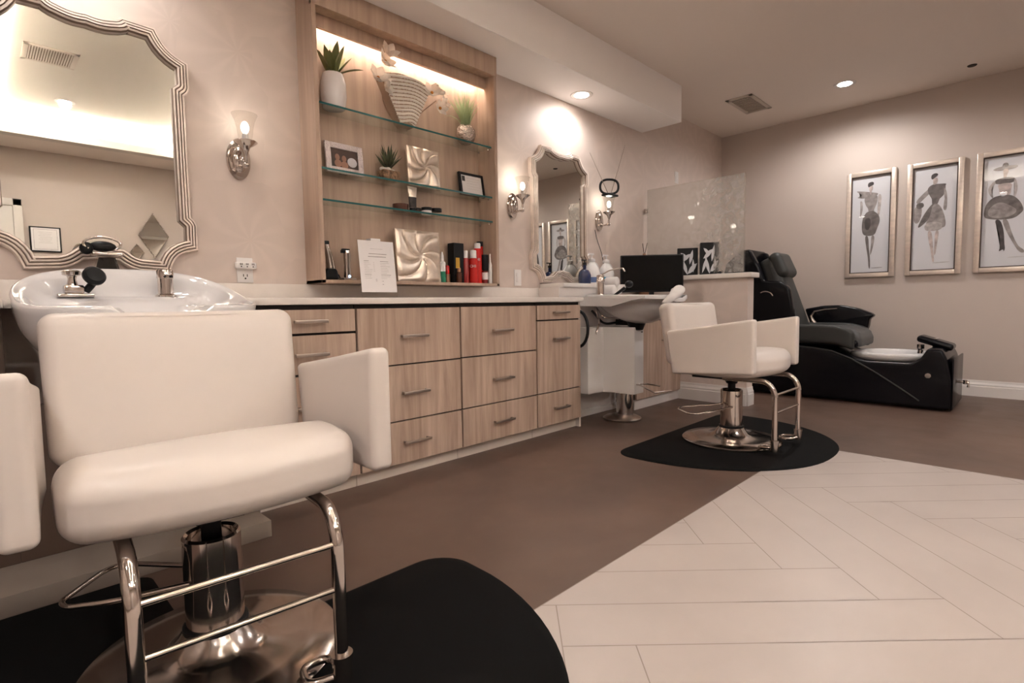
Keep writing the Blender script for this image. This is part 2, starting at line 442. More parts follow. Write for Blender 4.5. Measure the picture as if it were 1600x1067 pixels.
for j in range(-26, 30):
    for i in range(-30, 40):
        t = (i + j) % (2 * n)
        # plank running along p starts where t == n ; plank running along q starts (lower cell) where t == 0
        if t == n: cells = (i, i + n, j, j + 1)
        elif t == 0: cells = (i, i + 1, j, j + n)
        else: continue
        p_0, p_1, q_0, q_1 = P0 + cells[0] * W + g, P0 + cells[1] * W - g, Q0 + cells[2] * W + g, Q0 + cells[3] * W - g
        xy = [((p + q) / math.sqrt(2), (q - p) / math.sqrt(2)) for p, q in ((p_0, q_0), (p_1, q_0), (p_1, q_1), (p_0, q_1))]
        xy = clip_poly(xy)
        if xy: tl.poly([(x, y, .0022) for x, y in reversed(xy)][::-1])
struct('floor', tl, 'tile', smooth=False)

struct('wall_left', MB().box(XL, XB + .1, YA, YA + .1, 0, 3.05), 'paper', smooth=False)
struct('wall_right', MB().box(XB, XB + .1, YR, YA, 0, 3.05), 'paint', smooth=False)
struct('wall_rear', MB().box(XL, XB, YR - .1, YR, 0, 3.05), 'paint', smooth=False)
struct('wall_near', MB().box(XL - .1, XL, YR, YA, 0, 3.05), 'paint', smooth=False)
# ceiling with a raised tray
hx0, hx1, hy0, hy1 = .12, 1.95, -2.3, 1.1
cb = MB()
cb.box(XL, hx0 - .14, YR, YA, ZC, ZC + .03); cb.box(hx1 + .14, XB, YR, YA, ZC, ZC + .03)
cb.box(hx0 - .14, hx1 + .14, YR, hy0 - .14, ZC, ZC + .03); cb.box(hx0 - .14, hx1 + .14, hy1 + .14, YA, ZC, ZC + .03)
struct('ceiling', cb, 'ceil', smooth=False)
tb = MB(); T = .14
for a in ((hx0 - T, hx0, hy0 - T, hy1 + T), (hx1, hx1 + T, hy0 - T, hy1 + T), (hx0, hx1, hy0 - T, hy0), (hx0, hx1, hy1, hy1 + T)):
    tb.box(*a, ZC, ZC + .02)
for a in ((hx0 - .02, hx0, hy0 - .02, hy1 + .02), (hx1, hx1 + .02, hy0 - .02, hy1 + .02), (hx0, hx1, hy0 - .02, hy0), (hx0, hx1, hy1, hy1 + .02)):
    tb.box(*a, ZC + .02, ZC + .085)
for a in ((hx0 - T - .02, hx0 - T, hy0 - T, hy1 + T), (hx1 + T, hx1 + T + .02, hy0 - T, hy1 + T), (hx0 - T, hx1 + T, hy0 - T - .02, hy0 - T), (hx0 - T, hx1 + T, hy1 + T, hy1 + T + .02)):
    tb.box(*a, ZC + .03, 2.99)
tb.box(hx0 - T, hx1 + T, hy0 - T, hy1 + T, 2.97, 2.99)
struct('ceiling', tb, 'traywhite', smooth=False)
# cove light strips lying in the tray ledge
def cove(a, label):
    tag(MB().box(*a, ZC + .022, ZC + .034).build('cove_light_strip', 'cove', smooth=False), label, 'light strip', 'cove lights round the ceiling tray')
cove((hx0 - .10, hx0 - .05, hy0 - .05, hy1 + .05), 'glowing cove light strip on the tray ledge nearest the mirror\'s left edge')
cove((hx1 + .05, hx1 + .10, hy0 - .05, hy1 + .05), 'glowing cove light strip on the right ledge of the ceiling tray')
cove((hx0, hx1, hy0 - .10, hy0 - .05), 'long glowing cove light strip crossing the large mirror\'s reflection')
cove((hx0, hx1, hy1 + .05, hy1 + .10), 'glowing cove light strip on the tray ledge nearest the counter wall')
# dropped soffit over the counter
struct('trim_1', MB().box(XL, 4.40, 2.281, YA, 2.40, ZC, bev=.003, seg=1), 'soffit', smooth=False)

def baseboard(name, x0, y0, x1, y1, h=.14, t=.016):
    """moulded skirting from (x0,y0) to (x1,y1), standing to the right of its direction"""
    d = Vector((x1 - x0, y1 - y0, 0)); L = d.length; a = math.atan2(d.y, d.x)
    prof = [(0, 0), (-t, 0), (-t, h * .62), (-t * .8, h * .66), (-t * .85, h * .74), (-t * .45, h * .86), (-t * .3, h), (0, h)]
    m = Matrix.Translation((x0, y0, 0)) @ Matrix.Rotation(a, 4, 'Z')
    return struct(name, MB().prism(prof, 'x', 0, L, mtx=m), 'trim', smooth=False)
baseboard('baseboard_right', XB, YA, XB, YR)
baseboard('baseboard_left', 4.5, YA, XB, YA)
baseboard('baseboard_rear', XB, YR, .5, YR)
# plumbing wall behind the far basin, with its white ledge
struct('wall_furring', MB().box(2.95, 3.66, 2.46, YA, 0, .975), 'furr', smooth=False)
struct('trim_2', MB().box(2.98, 3.78, 2.44, YA, .975, 1.005, bev=.004), 'trim')
baseboard('baseboard_furring', 2.94, 2.46, 3.66, 2.46, h=.05, t=.01)
# half wall with cap
struct('wall_partition', MB().box(4.40, 4.52, 1.70, YA, 0, 1.045), 'paper', smooth=False)
struct('trim_3', MB().box(4.37, 4.55, 1.665, YA, 1.045, 1.085, bev=.005), 'counter')
baseboard('baseboard_partition', 4.40, YA, 4.40, 1.70, h=.15)
baseboard('baseboard_partition', 4.40, 1.70, 4.52, 1.70, h=.15)
# a door on the rear wall, seen only as a sliver of casing in the mirror
struct('door_1', MB().box(-.45, .38, YR, YR + .03, 0, 2.05, bev=.003).box(-.34, .27, YR + .03, YR + .036, 1.1, 1.95, bev=.004).box(-.34, .27, YR + .03, YR + .036, .2, 1.0, bev=.004), 'door')
struct('trim_4', MB().box(-.53, -.45, YR, YR + .045, 0, 2.13, bev=.006).box(.38, .46, YR, YR + .045, 0, 2.13, bev=.006).box(-.53, .46, YR, YR + .045, 2.05, 2.13, bev=.006), 'door')

# ------------------------------------------------------------------ ceiling fittings
def downlight(x, y, z, label, power=DL_POWER, size=2.95):
    t = thing('recessed_downlight', label, 'ceiling light', (x, y, z), group='recessed downlights')
    MB().lathe([(.052, -.001), (.075, -.006), (.082, -.004), (.084, 0)], n=32).build('trim_ring', 'trim', t)
    MB().lathe([(.0, -.0045), (.052, -.0045), (.052, -.001)], n=32).build('lens', 'dl', t)
    s = spot((x, y, z - .02), power, size); s.parent = t; s.location = (0, 0, -.02)
    return t
downlight(3.281, 2.50, 2.40, 'small round glowing downlight in the underside of the dropped soffit', power=13)
downlight(5.403, 1.294, ZC, 'round glowing downlight in the ceiling near the framed sketches')
downlight(.78, -1.79, 2.97, 'round downlight inside the ceiling tray, reflected in the large mirror', power=40)
downlight(.30, 2.50, 2.40, 'downlight in the soffit above the large mirror, out of frame', power=12)
for (x, y, lb) in ((3.2, -.3, 'added fill downlight, unseen, over the middle of the tiled floor'), (5.2, -1.0, 'added fill downlight, unseen, nearest the last framed sketch'),
                   (-.8, .6, 'added fill downlight, unseen, left of the near salon chair'), (3.2, -2.0, 'added fill downlight, unseen, near the rear wall, right of the tray'), (-.8, -1.6, 'added fill downlight, unseen, near the white door')):
    downlight(x, y, ZC, lb, power=44)  # unseen downlights added as extra fill for the room

def vent(x0, x1, y0, y1, z, label, slats_along_x=True, n=12):
    cx, cy = (x0 + x1) / 2, (y0 + y1) / 2
    t = thing('air_vent', label, 'air vent', (cx, cy, z), group='ceiling vents')
    hx, hy = (x1 - x0) / 2, (y1 - y0) / 2; b = .035
    MB().box(-hx, hx, -hy, -hy + b, -.008, 0, .002).box(-hx, hx, hy - b, hy, -.008, 0, .002).box(-hx, -hx + b, -hy, hy, -.008, 0, .002).box(hx - b, hx, -hy, hy, -.008, 0, .002).build('frame', 'vent', t)
    MB().box(-hx + b, hx - b, -hy + b, hy - b, -.001, 0).build('backing', 'ventback', t, smooth=False)
    sl = MB()
    for k in range(n):
        u = -hx + b + (k + .5) * (2 * hx - 2 * b) / n
        sl.box(u - .004, u + .004, -hy + b, hy - b, -.007, -.001)
    sl.build('louvres', 'vent', t, smooth=False)
vent(5.02, 5.52, 1.93, 2.17, ZC, 'pale louvred air vent in the ceiling above the pedicure chair')
vent(.40, .75, -.80, -.42, 2.97, 'louvred air vent in the ceiling tray, seen in the large mirror', n=17)
sp = thing('sprinkler_cap', 'tiny round sprinkler cap on the ceiling near the right edge', 'sprinkler', (5.743, .486, ZC))
MB().lathe([(.0, -.006), (.028, -.006), (.032, 0)], n=20).build('cap', 'dark', sp)

# ------------------------------------------------------------------ base cabinets
def handle(parent, cx, yf, cz, L=.16, vertical=False, nm='handle'):
    """square bar pull standing off the front"""
    m = MB()
    if vertical:
        m.box(cx - .006, cx + .006, yf - .032, yf - .024, cz - L / 2, cz + L / 2, .002)
        for s in (-1, 1): m.box(cx - .005, cx + .005, yf - .026, yf, cz + s * (L / 2 - .012) - .005, cz + s * (L / 2 - .012) + .005, .0015)
    else:
        m.box(cx - L / 2, cx + L / 2, yf - .032, yf - .024, cz - .007, cz + .007, .002)
        for s in (-1, 1): m.box(cx + s * (L / 2 - .012) - .005, cx + s * (L / 2 - .012) + .005, yf - .026, yf, cz - .006, cz + .006, .0015)
    return m.build('handle', 'steel', parent)
YF = 2.253
def drawer_cabinet(x0, x1, fronts, label, group='laminate drawer cabinets under the counter'):
    cx = (x0 + x1) / 2
    t = thing('drawer_cabinet', label, 'cabinet', (cx, YF, 0), group=group)
    h = (x1 - x0) / 2
    MB().box(-h, h, .02, YA - YF - .002, .067, .866).build('body', 'dark', t, smooth=False)
    MB().box(-h, h, .05, .07, .0, .067).build('toe_kick', 'beige', t, smooth=False)
    for (z0, z1, kind) in fronts:
        d = MB().box(-h + .0035, h - .0035, 0, .019, z0 + .0035, z1 - .0035, .0012, 1).build(kind, 'wood', t, smooth=False)
        hz = (z0 + z1) / 2 if kind == 'drawer' else z1 - .12
        if kind == 'drawer' and z1 - z0 > .25: hz = z0 + (z1 - z0) * .50
        handle(d, 0, 0, hz, .16 if (x1 - x0) > .5 else .15)
    return t
drawer_cabinet(.80, 1.2425, ((.742, .850, 'drawer'), (.566, .738, 'drawer'), (.283, .562, 'drawer'), (.067, .280, 'drawer')), 'taupe drawer cabinet partly hidden behind the near salon chair')
drawer_cabinet(1.2465, 1.864, ((.566, .850, 'drawer'), (.284, .566, 'drawer'), (.067, .284, 'drawer')), 'wide taupe cabinet of three drawers, just right of the near salon chair')
drawer_cabinet(1.868, 2.480, ((.568, .850, 'drawer'), (.284, .568, 'drawer'), (.067, .284, 'drawer')), 'wide taupe cabinet of three drawers beside the narrow end cabinet')
drawer_cabinet(2.484, 2.93, ((.752, .850, 'drawer'), (.284, .750, 'door'), (.067, .284, 'drawer')), 'narrow taupe end cabinet with a tall door between two drawers')
sp_ = MB().box(2.93, 2.945, 2.27, YA - .002, 0, .866)
tag(sp_.build('end_panel', 'counter', smooth=False), 'pale end panel closing the drawer run beside the far basin', 'panel')

wt = thing('worktop', 'long cream worktop with low backsplash running along the counter wall', 'worktop', (0, 2.24, .868))
MB().box(.745, 2.948, 0, YA - 2.243, 0, .03, .003).box(XL + .01, .065, 0, YA - 2.243, 0, .03, .003).box(.06, .75, .275, YA - 2.243, 0, .03, .003).build('slab', 'counter', wt)
MB().box(XL + .01, 2.948, YA - 2.24 - .02, YA - 2.243, .03, .105, .002).build('backsplash', 'counter', wt)

# kneehole under the near basin
kc = thing('basin_pedestal_cabinet', 'dark brown panelled basin cabinet on a low pale plinth, behind the near chair', 'cabinet', (0, 2.03, 0))
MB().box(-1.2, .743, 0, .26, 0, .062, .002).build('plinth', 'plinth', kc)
MB().box(-1.2, .06, .24, .26, .062, .835, .002).box(.06, .75, .24, .26, .062, .56, .002).box(.75, .79, .24, .62, .062, .835, .002).build('panel', 'brownpanel', kc)
cbl = MB().tube(fillet([(-.35, 2.22, .80), (-.1, 2.2, .825), (.03, 2.2, .845), (.05, 2.26, .84)], .05), .006, 8)
tag(cbl.build('cable', 'blackp'), 'black cable sagging under the counter at the left edge', 'cable')

# second cabinet beyond the far basin
c2 = thing('base_cabinet', 'taupe two door base cabinet between the far basin and the half wall', 'cabinet', (4.03, 2.272, 0))
MB().box(-.36, .36, .02, YA - 2.272 - .002, .08, .866).build('body', 'dark', c2, smooth=False)
MB().box(-.36, .36, .02, .035, 0, .08).build('toe_kick', 'furr', c2, smooth=False)
d = MB().box(-.358, .358, 0, .019, .712, .850, .0012, 1).build('drawer', 'wood', c2, smooth=False)
for x0, x1, hx in ((-.358, .082, .04), (.086, .358, .125)):
    d = MB().box(x0, x1, 0, .019, .083, .704, .0012, 1).build('door', 'wood', c2, smooth=False)
    handle(d, hx, 0, .59, .13, True)
tag(MB().box(3.665, 4.398, 2.25, YA - .002, .868, .898, .003).build('worktop', 'counter'), 'short cream worktop carrying the black television', 'worktop')

# ------------------------------------------------------------------ display cabinet
X0, X1, YD = 1.205, 2.405, 2.50
dc = thing('display_cabinet', 'tall open wood display cabinet with glass shelves and a lit header', 'display cabinet', (0, 0, 0))
MB().box(X0, X0 + .022, YD, YA - .001, .976, 2.399, .001, 1).build('side_panel', 'woodcab', dc, smooth=False)
MB().box(X1 - .022, X1, YD, YA - .001, .976, 2.399, .001, 1).build('side_panel', 'woodcab', dc, smooth=False)
MB().box(X0 + .022, X1 - .022, YA - .012, YA - .001, .99, 2.399).build('back_panel', 'woodcab', dc, smooth=False)
MB().box(X0, X1, YD, YA - .001, .976, .992, .001, 1).build('bottom_board', 'woodcab', dc, smooth=False)
MB().box(X0, X1, YD - .004, YD + .02, 2.285, 2.399, .001, 1).box(X0 + .022, X1 - .022, YD + .02, YA - .012, 2.29, 2.30).build('header', 'woodcab', dc, smooth=False)
MB().box(X0 + .022, X1 - .022, YD + .075, YD + .093, 2.225, 2.29, .001, 1).build('valance', 'woodcab', dc, smooth=False)
MB().box(X0 + .03, X1 - .03, YD + .097, YD + .115, 2.266, 2.274).build('led_strip', 'led', dc, smooth=False, label='glowing warm light strip behind the valance')

def glass_shelf(z, label):
    t = thing('glass_shelf', label, 'shelf', (X0 + .024, YD + .03, z), group='glass shelves of the display cabinet')
    L = X1 - X0 - .048; D = YA - .013 - YD - .03
    MB().box(0, L, .0012, D, -.010, -.0006).build('pane', 'glass', t, smooth=False)
    MB().box(0, L, 0, .001, -.010, 0).build('polished_edge', 'gedge', t, smooth=False)
    for x in (.012, L - .012):
        for y in (.02, D - .02):
            MB().cyl((x, y, -.022), (x, y, -.0105), .007, .007, 12).build('shelf_pin', 'chrome', t)
glass_shelf(1.855, 'top glass shelf holding the fan vase and the grass pot')
glass_shelf(1.543, 'middle glass shelf holding the photo frame and upper silver panel')
glass_shelf(1.390, 'lowest glass shelf holding the small cosmetic jars')

# ------------------------------------------------------------------ mirrors
def mirror_outline(k):
    """outline of the scalloped mirror, offset inward by k metres (half width .343, 1.01..2.02)"""
    half = []
    def arc(p0, p1, bulge, n=8):
        p0, p1 = Vector(p0), Vector(p1); d = p1 - p0; nn = Vector((-d.y, d.x)).normalized()
        return [tuple(p0.lerp(p1, i / n) + nn * bulge * math.sin(PI * i / n)) for i in range(n)]
    # right half, from top centre clockwise to bottom centre
    half += arc((0, 1.995), (.085, 2.0), -.006, 5)
    half += arc((.085, 2.0), (.112, 2.018), -.004, 4)
    half += [(.112, 2.018), (.228, 2.014)]
    half += arc((.228, 2.014), (.343, 1.905), -.022, 8)
    half += [(.343, 1.905), (.343, 1.80)]
    half += arc((.343, 1.80), (.322, 1.765), .004, 4)
    half += [(.322, 1.765), (.322, 1.255)]
    half += arc((.322, 1.255), (.345, 1.218), .004, 4)
    half += [(.345, 1.218), (.343, 1.112)]
    half += arc((.343, 1.112), (.232, 1.012), -.03, 8)
    half += [(.232, 1.012), (.125, 1.018)]
    half += arc((.125, 1.018), (.055, 1.055), .006, 4)
    half += arc((.055, 1.055), (0, 1.064), .002, 3)
    pts = half + [(0, 1.064)]
    full = pts + [(-x, z) for x, z in reversed(pts[1:-1])]
    # drop duplicates
    out = []
    for p in full:
        if not out or (Vector(p) - Vector(out[-1])).length > 1e-4: out.append(p)
    if k == 0: return out
    N = len(out); res = []
    for i in range(N):
        a, b, c = Vector(out[i - 1]), Vector(out[i]), Vector(out[(i + 1) % N])
        d1 = (b - a).normalized(); d2 = (c - b).normalized()
        n1 = Vector((d1.y, -d1.x)); n2 = Vector((d2.y, -d2.x))
        m = (n1 + n2); m = m / max(.35, m.length_squared / 2) if m.length > .1 else n1
        res.append(tuple(b + m * k * .999))
    return res
def inset(k): return mirror_outline(k)
def make_mirror(cx, label):
    t = thing('wall_mirror', label, 'mirror', (cx, YA, 0), group='scalloped wall mirrors')
    prof = [(0, .0), (.0, -.022), (.003, -.030), (.009, -.030), (.0105, -.025), (.012, -.030), (.015, -.036), (.021, -.036), (.0225, -.030), (.024, -.034),
            (.027, -.041), (.033, -.041), (.0345, -.034), (.036, -.036), (.039, -.040), (.045, -.038), (.048, -.024), (.048, -.004)]
    rings = [[(x, y, z) for x, z in inset(k)] for k, y in prof]
    mb = MB(); N = len(rings[0])
    vs = [[mb.bm.verts.new(p) for p in r] for r in rings]
    for a, b in zip(vs, vs[1:]):
        for i in range(N): mb.bm.faces.new((a[i], a[(i + 1) % N], b[(i + 1) % N], b[i]))
    bmesh.ops.recalc_face_normals(mb.bm, faces=mb.bm.faces)
    fr = mb.build('frame', 'mframe', t, ang=25)
    fr.data.materials.append(M['mgroove'])
    groove = {3, 7, 8, 11, 12}
    for p in fr.data.polygons:
        if p.index // N in (3, 4, 7, 8, 11, 12, 15): p.material_index = 1
    gl = MB(); pts = inset(.046)
    gl.prism(pts, 'y', -.012, -.006)
    gl.build('mirror_glass', 'mirror', t, smooth=False)
    return t
m1 = make_mirror(.370, 'large scalloped mirror in a ribbed champagne frame above the near basin')
m2 = dup(m1, (3.213, YA, 0), 0, 'scalloped mirror in a ribbed champagne frame between two wall sconces')

# ------------------------------------------------------------------ sconces
def make_sconce(x, label, lit=6):
    t = thing('wall_sconce', label, 'wall light', (x, YA, 1.54), group='chrome wall sconces')
    pl = MB()
    def ov(a, rx, rz, y): return (rx * math.cos(a), y, rz * math.sin(a))
    pl.prism([(ov(2 * PI * k / 36, .052, .09, 0)[0], ov(2 * PI * k / 36, .052, .09, 0)[2]) for k in range(36)], 'y', -.008, 0)
    pl.prism([(ov(2 * PI * k / 36, .044, .08, 0)[0], ov(2 * PI * k / 36, .044, .08, 0)[2]) for k in range(36)], 'y', -.018, -.008)
    pl.sph((0, -.018, 0), .03, (1, .45, 2.0), 20, 12)
    pl.build('backplate', 'chrome', t)
    MB().tube(fillet([(0, -.02, -.03), (0, -.06, -.045), (0, -.10, -.035), (0, -.105, .02)], .03), .007, 10).sph((0, -.10, -.04), .014).build('arm', 'chrome', t)
    MB().lathe([(.006, 0), (.010, .012), (.018, .034), (.045, .054), (.050, .058), (.048, .062), (.02, .062)], (0, -.105, .0), 28).build('cup', 'chrome', t)
    MB().lathe([(.013, .062), (.013, .092), (.010, .094)], (0, -.105, 0), 20).build('candle_sleeve', 'white', t)
    MB().sph((0, -.105, .122), .017, (1, 1, 1.6), 16, 12).build('bulb', 'bulb', t)
    sh = MB(); prof = [(.026, .064), (.030, .085), (.034, .115), (.041, .15), (.054, .18), (.0575, .195), (.043, .16), (.036, .12), (.032, .085), (.028, .064)]
    b = bmesh.new()
    sh.lathe([(r, z) for r, z in prof[:5]], (0, -.105, 0), 32)
    sh.build('glass_shade', 'shade', t)
    l = bpy.data.lights.new('sconce_lamp', 'POINT'); l.energy = lit; l.color = (1, .92, .80); l.shadow_soft_size = .03
    lo = bpy.data.objects.new('sconce_lamp', l); C.objects.link(lo); lo.parent = t; lo.location = (0, -.105, .17)
    return t
make_sconce(.905, 'chrome wall sconce right of the large mirror', .3)
make_sconce(2.70, 'chrome wall sconce with glass shade between display cabinet and smaller mirror', .9)
make_sconce(3.725, 'chrome wall sconce right of the smaller mirror, below the antenna', .9)

# ------------------------------------------------------------------ outlets and switches
ot = thing('wall_outlet', 'white wall outlet with a plugged-in multi-socket adapter beside the near basin', 'outlet', (.91, YA, 1.035))
MB().box(-.036, .036, -.006, 0, -.058, .058, .003).build('cover_plate', 'whitep', ot)
MB().box(-.046, .044, -.034, -.0065, .006, .036, .006, 3).build('adapter', 'whitep', ot)
sl = MB()
for k in range(3): sl.box(-.030 + k * .026, -.027 + k * .026, -.0352, -.0342, .022, .031).box(-.023 + k * .026, -.020 + k * .026, -.0352, -.0342, .022, .031).cyl((-.025 + k * .026, -.0352, .015), (-.025 + k * .026, -.0342, .015), .003, None, 8)
sl.box(-.010, -.007, -.0072, -.0062, -.030, -.018).box(.007, .010, -.0072, -.0062, -.030, -.018).cyl((0, -.0072, -.038), (0, -.0062, -.038), .004, None, 8)
sl.build('slots', 'dark', ot, smooth=False)
def switch(loc, rotz, label):
    t = thing('light_switch', label, 'switch', loc, rotz)
    MB().box(-.035, .035, -.006, 0, -.057, .057, .003).build('cover_plate', 'whitep', t)
    MB().box(-.016, .016, -.010, -.0062, -.033, .033, .002).build('rocker', 'whitep', t)
switch((2.745, YA, 1.045), 0, 'white rocker switch on the patterned wall left of the smaller mirror')
switch((5.05, YA, 2.10), 0, 'white wall plate high on the wall above the glass partition')

# ------------------------------------------------------------------ framed sketches on the far wall
def sketch(kind):
    """list of (ink, polygon in paper units u right, v down)"""
    if kind == 0: return [
        ('ink3', [(.05, .13), (.3, .145), (.5, .165), (.72, .185), (.6, .215), (.35, .225), (.08, .205), (.3, .185)]),
        ('ink4', [(.2, .24), (.28, .25), (.29, .33), (.25, .41), (.21, .40), (.23, .32)]),
        ('ink4', [(.68, .19), (.78, .2), (.77, .30), (.73, .42), (.67, .41), (.70, .30)]),
        ('ink3', [(.31, .21), (.5, .19), (.69, .2), (.66, .29), (.58, .35), (.60, .37), (.43, .37), (.45, .34), (.35, .29)]),
        ('ink2', [(.42, .36), (.60, .36), (.74, .42), (.75, .48), (.68, .55), (.62, .62), (.34, .615), (.27, .56), (.28, .44), (.34, .39)]),
        ('ink1', [(.34, .44), (.48, .42), (.52, .5), (.45, .56), (.35, .54)]),
        ('ink2', [(.36, .615), (.46, .615), (.48, .75), (.52, .85), (.53, .96), (.49, .965), (.46, .84), (.40, .72)]),
        ('ink3', [(.53, .615), (.63, .615), (.60, .72), (.53, .83), (.51, .80), (.54, .70)]),
        ('skin', [(.46, .095), (.54, .095), (.55, .13), (.51, .155), (.51, .19), (.47, .19), (.46, .15), (.44, .13)]),
        ('ink1', [(.40, .07), (.48, .055), (.56, .06), (.57, .09), (.48, .10), (.42, .115)]),
        ('ink2', [(.55, .955), (.85, .952), (.85, .957), (.55, .96)])]
    if kind == 1: return [
        ('ink3', [(.02, .37), (.2, .36), (.22, .44), (.15, .54), (.02, .53)]),
        ('ink2', [(.06, .34), (.24, .33), (.27, .38), (.10, .40)]),
        ('ink3', [(.05, .32), (.22, .25), (.38, .20), (.40, .25), (.25, .30), (.12, .35)]),
        ('ink2', [(.32, .20), (.45, .165), (.60, .17), (.78, .175), (.72, .20), (.76, .24), (.70, .29), (.60, .32), (.58, .37), (.44, .37), (.46, .32), (.36, .26)]),
        ('ink3', [(.70, .20), (.78, .25), (.80, .36), (.78, .44), (.70, .42), (.74, .34), (.72, .28)]),
        ('ink2', [(.44, .36), (.52, .35), (.48, .44), (.36, .52), (.10, .60), (.2, .50), (.32, .42)]),
        ('ink3', [(.46, .36), (.60, .36), (.72, .44), (.80, .58), (.70, .60), (.60, .59), (.36, .59), (.30, .55), (.42, .47)]),
        ('ink4', [(.28, .56), (.40, .53), (.68, .54), (.72, .60), (.60, .625), (.40, .62), (.30, .61)]),
        ('skin', [(.36, .62), (.46, .62), (.50, .74), (.52, .84), (.55, .93), (.50, .93), (.46, .82), (.40, .72)]),
        ('skin', [(.54, .62), (.64, .62), (.60, .74), (.57, .86), (.53, .86), (.54, .74)]),
        ('skin', [(.45, .11), (.55, .105), (.57, .14), (.53, .17), (.46, .18)]),
        ('ink1', [(.40, .10), (.42, .07), (.52, .06), (.58, .08), (.50, .105), (.43, .125)]),
        ('ink3', [(.5, .935), (.90, .93), (.90, .935), (.5, .94)])]
    if kind == 2: return [
        ('ink3', [(.16, .105), (.40, .085), (.70, .095), (.66, .12), (.40, .13), (.22, .125)]),
        ('ink2', [(.38, .06), (.48, .06), (.50, .10), (.36, .10)]),
        ('skin', [(.38, .115), (.49, .115), (.50, .15), (.46, .175), (.46, .20), (.40, .20), (.40, .17)]),
        ('ink2', [(.26, .20), (.44, .19), (.62, .20), (.64, .22), (.60, .25), (.26, .25), (.22, .22)]),
        ('skin', [(.27, .245), (.59, .245), (.56, .30), (.56, .36), (.33, .36), (.33, .30)]),
        ('ink4', [(.20, .21), (.26, .23), (.14, .29), (.22, .36), (.18, .37), (.07, .29)]),
        ('ink4', [(.60, .21), (.66, .22), (.70, .30), (.66, .38), (.61, .37), (.64, .30)]),
        ('ink2', [(.28, .35), (.58, .35), (.76, .42), (.84, .50), (.78, .53), (.66, .57), (.40, .575), (.16, .56), (.02, .54), (.04, .44), (.14, .38)]),
        ('ink3', [(.12, .46), (.34, .40), (.60, .46), (.72, .50), (.60, .55), (.30, .56), (.10, .53)]),
        ('ink1', [(.24, .57), (.38, .57), (.46, .68), (.48, .80), (.50, .84), (.47, .87), (.46, .84), (.36, .87), (.40, .82), (.38, .70)]),
        ('ink3', [(.40, .57), (.52, .57), (.60, .68), (.74, .82), (.88, .86), (.88, .89), (.78, .88), (.66, .80), (.50, .68)]),
        ('ink4', [(.55, .92), (.9, .918), (.9, .922), (.55, .925)])]
    return [
        ('ink2', [(.30, .12), (.50, .10), (.70, .13), (.50, .15)]),
        ('skin', [(.45, .14), (.55, .14), (.54, .19), (.47, .19)]),
        ('ink3', [(.32, .20), (.68, .20), (.60, .36), (.40, .36)]),
        ('ink1', [(.40, .36), (.60, .36), (.80, .60), (.70, .74), (.30, .74), (.22, .60)]),
        ('ink2', [(.38, .74), (.46, .74), (.48, .92), (.44, .92)]),
        ('ink2', [(.54, .74), (.62, .74), (.58, .92), (.54, .92)])]
def picture(yc, kind, label, wd=.40, z0=1.065, z1=2.065):
    t = thing('framed_sketch', label, 'picture', (XB, yc, z0), -PI / 2, 'framed fashion sketches on the far wall')
    H = z1 - z0; h = wd / 2; f = .04
    fr = MB()
    fr.box(-h, -h + f, -.032, 0, 0, H, .004).box(h - f, h, -.032, 0, 0, H, .004).box(-h + f, h - f, -.032, 0, 0, f, .004).box(-h + f, h - f, -.032, 0, H - f, H, .004)
    fr.build('frame', 'pframe', t)
    fi = MB(); g2 = f + .008
    fi.box(-h + f, -h + g2, -.026, -.004, f, H - f).box(h - g2, h - f, -.026, -.004, f, H - f).box(-h + g2, h - g2, -.026, -.004, f, g2).box(-h + g2, h - g2, -.026, -.004, H - g2, H - f)
    fi.build('fillet', 'pbrown', t, smooth=False)
    MB().box(-h + g2, h - g2, -.008, -.004, g2, H - g2).build('paper', 'paperart', t, smooth=False)
    pw, ph = 2 * (h - g2), H - 2 * g2
    groups = {}
    for k, (ink, pts) in enumerate(sketch(kind)): groups.setdefault(ink, []).append((k, pts))
    for ink, lst in groups.items():
        mb = MB()
        for k, pts in lst:
            # soften the wash outline by chaikin corner cutting
            q = pts
            for _ in range(2):
                nq = []
                for i in range(len(q)):
                    a, b = Vector(q[i]), Vector(q[(i + 1) % len(q)])
                    nq += [tuple(a.lerp(b, .25)), tuple(a.lerp(b, .75))]
                q = nq
            mb.poly([(-h + g2 + u * pw, -.0083 - .00012 * k, g2 + (1 - v) * ph) for u, v in q])
        mb.build('ink_wash', ink, t, smooth=False)
    MB().box(-h + g2, h - g2, -.0165, -.015, g2, H - g2).build('picture_glass', 'picglass', t, smooth=False)
picture(1.215, 0, 'framed fashion sketch of a figure in a fitted knee-length dress, leftmost')
picture(.735, 1, 'framed fashion sketch of a figure in a flared dress carrying a bag, middle')
picture(.255, 2, 'framed fashion sketch of a figure in a full ruffled skirt, at the right edge')
picture(-.225, 3, 'framed fashion sketch out of frame, seen only in the smaller mirror')

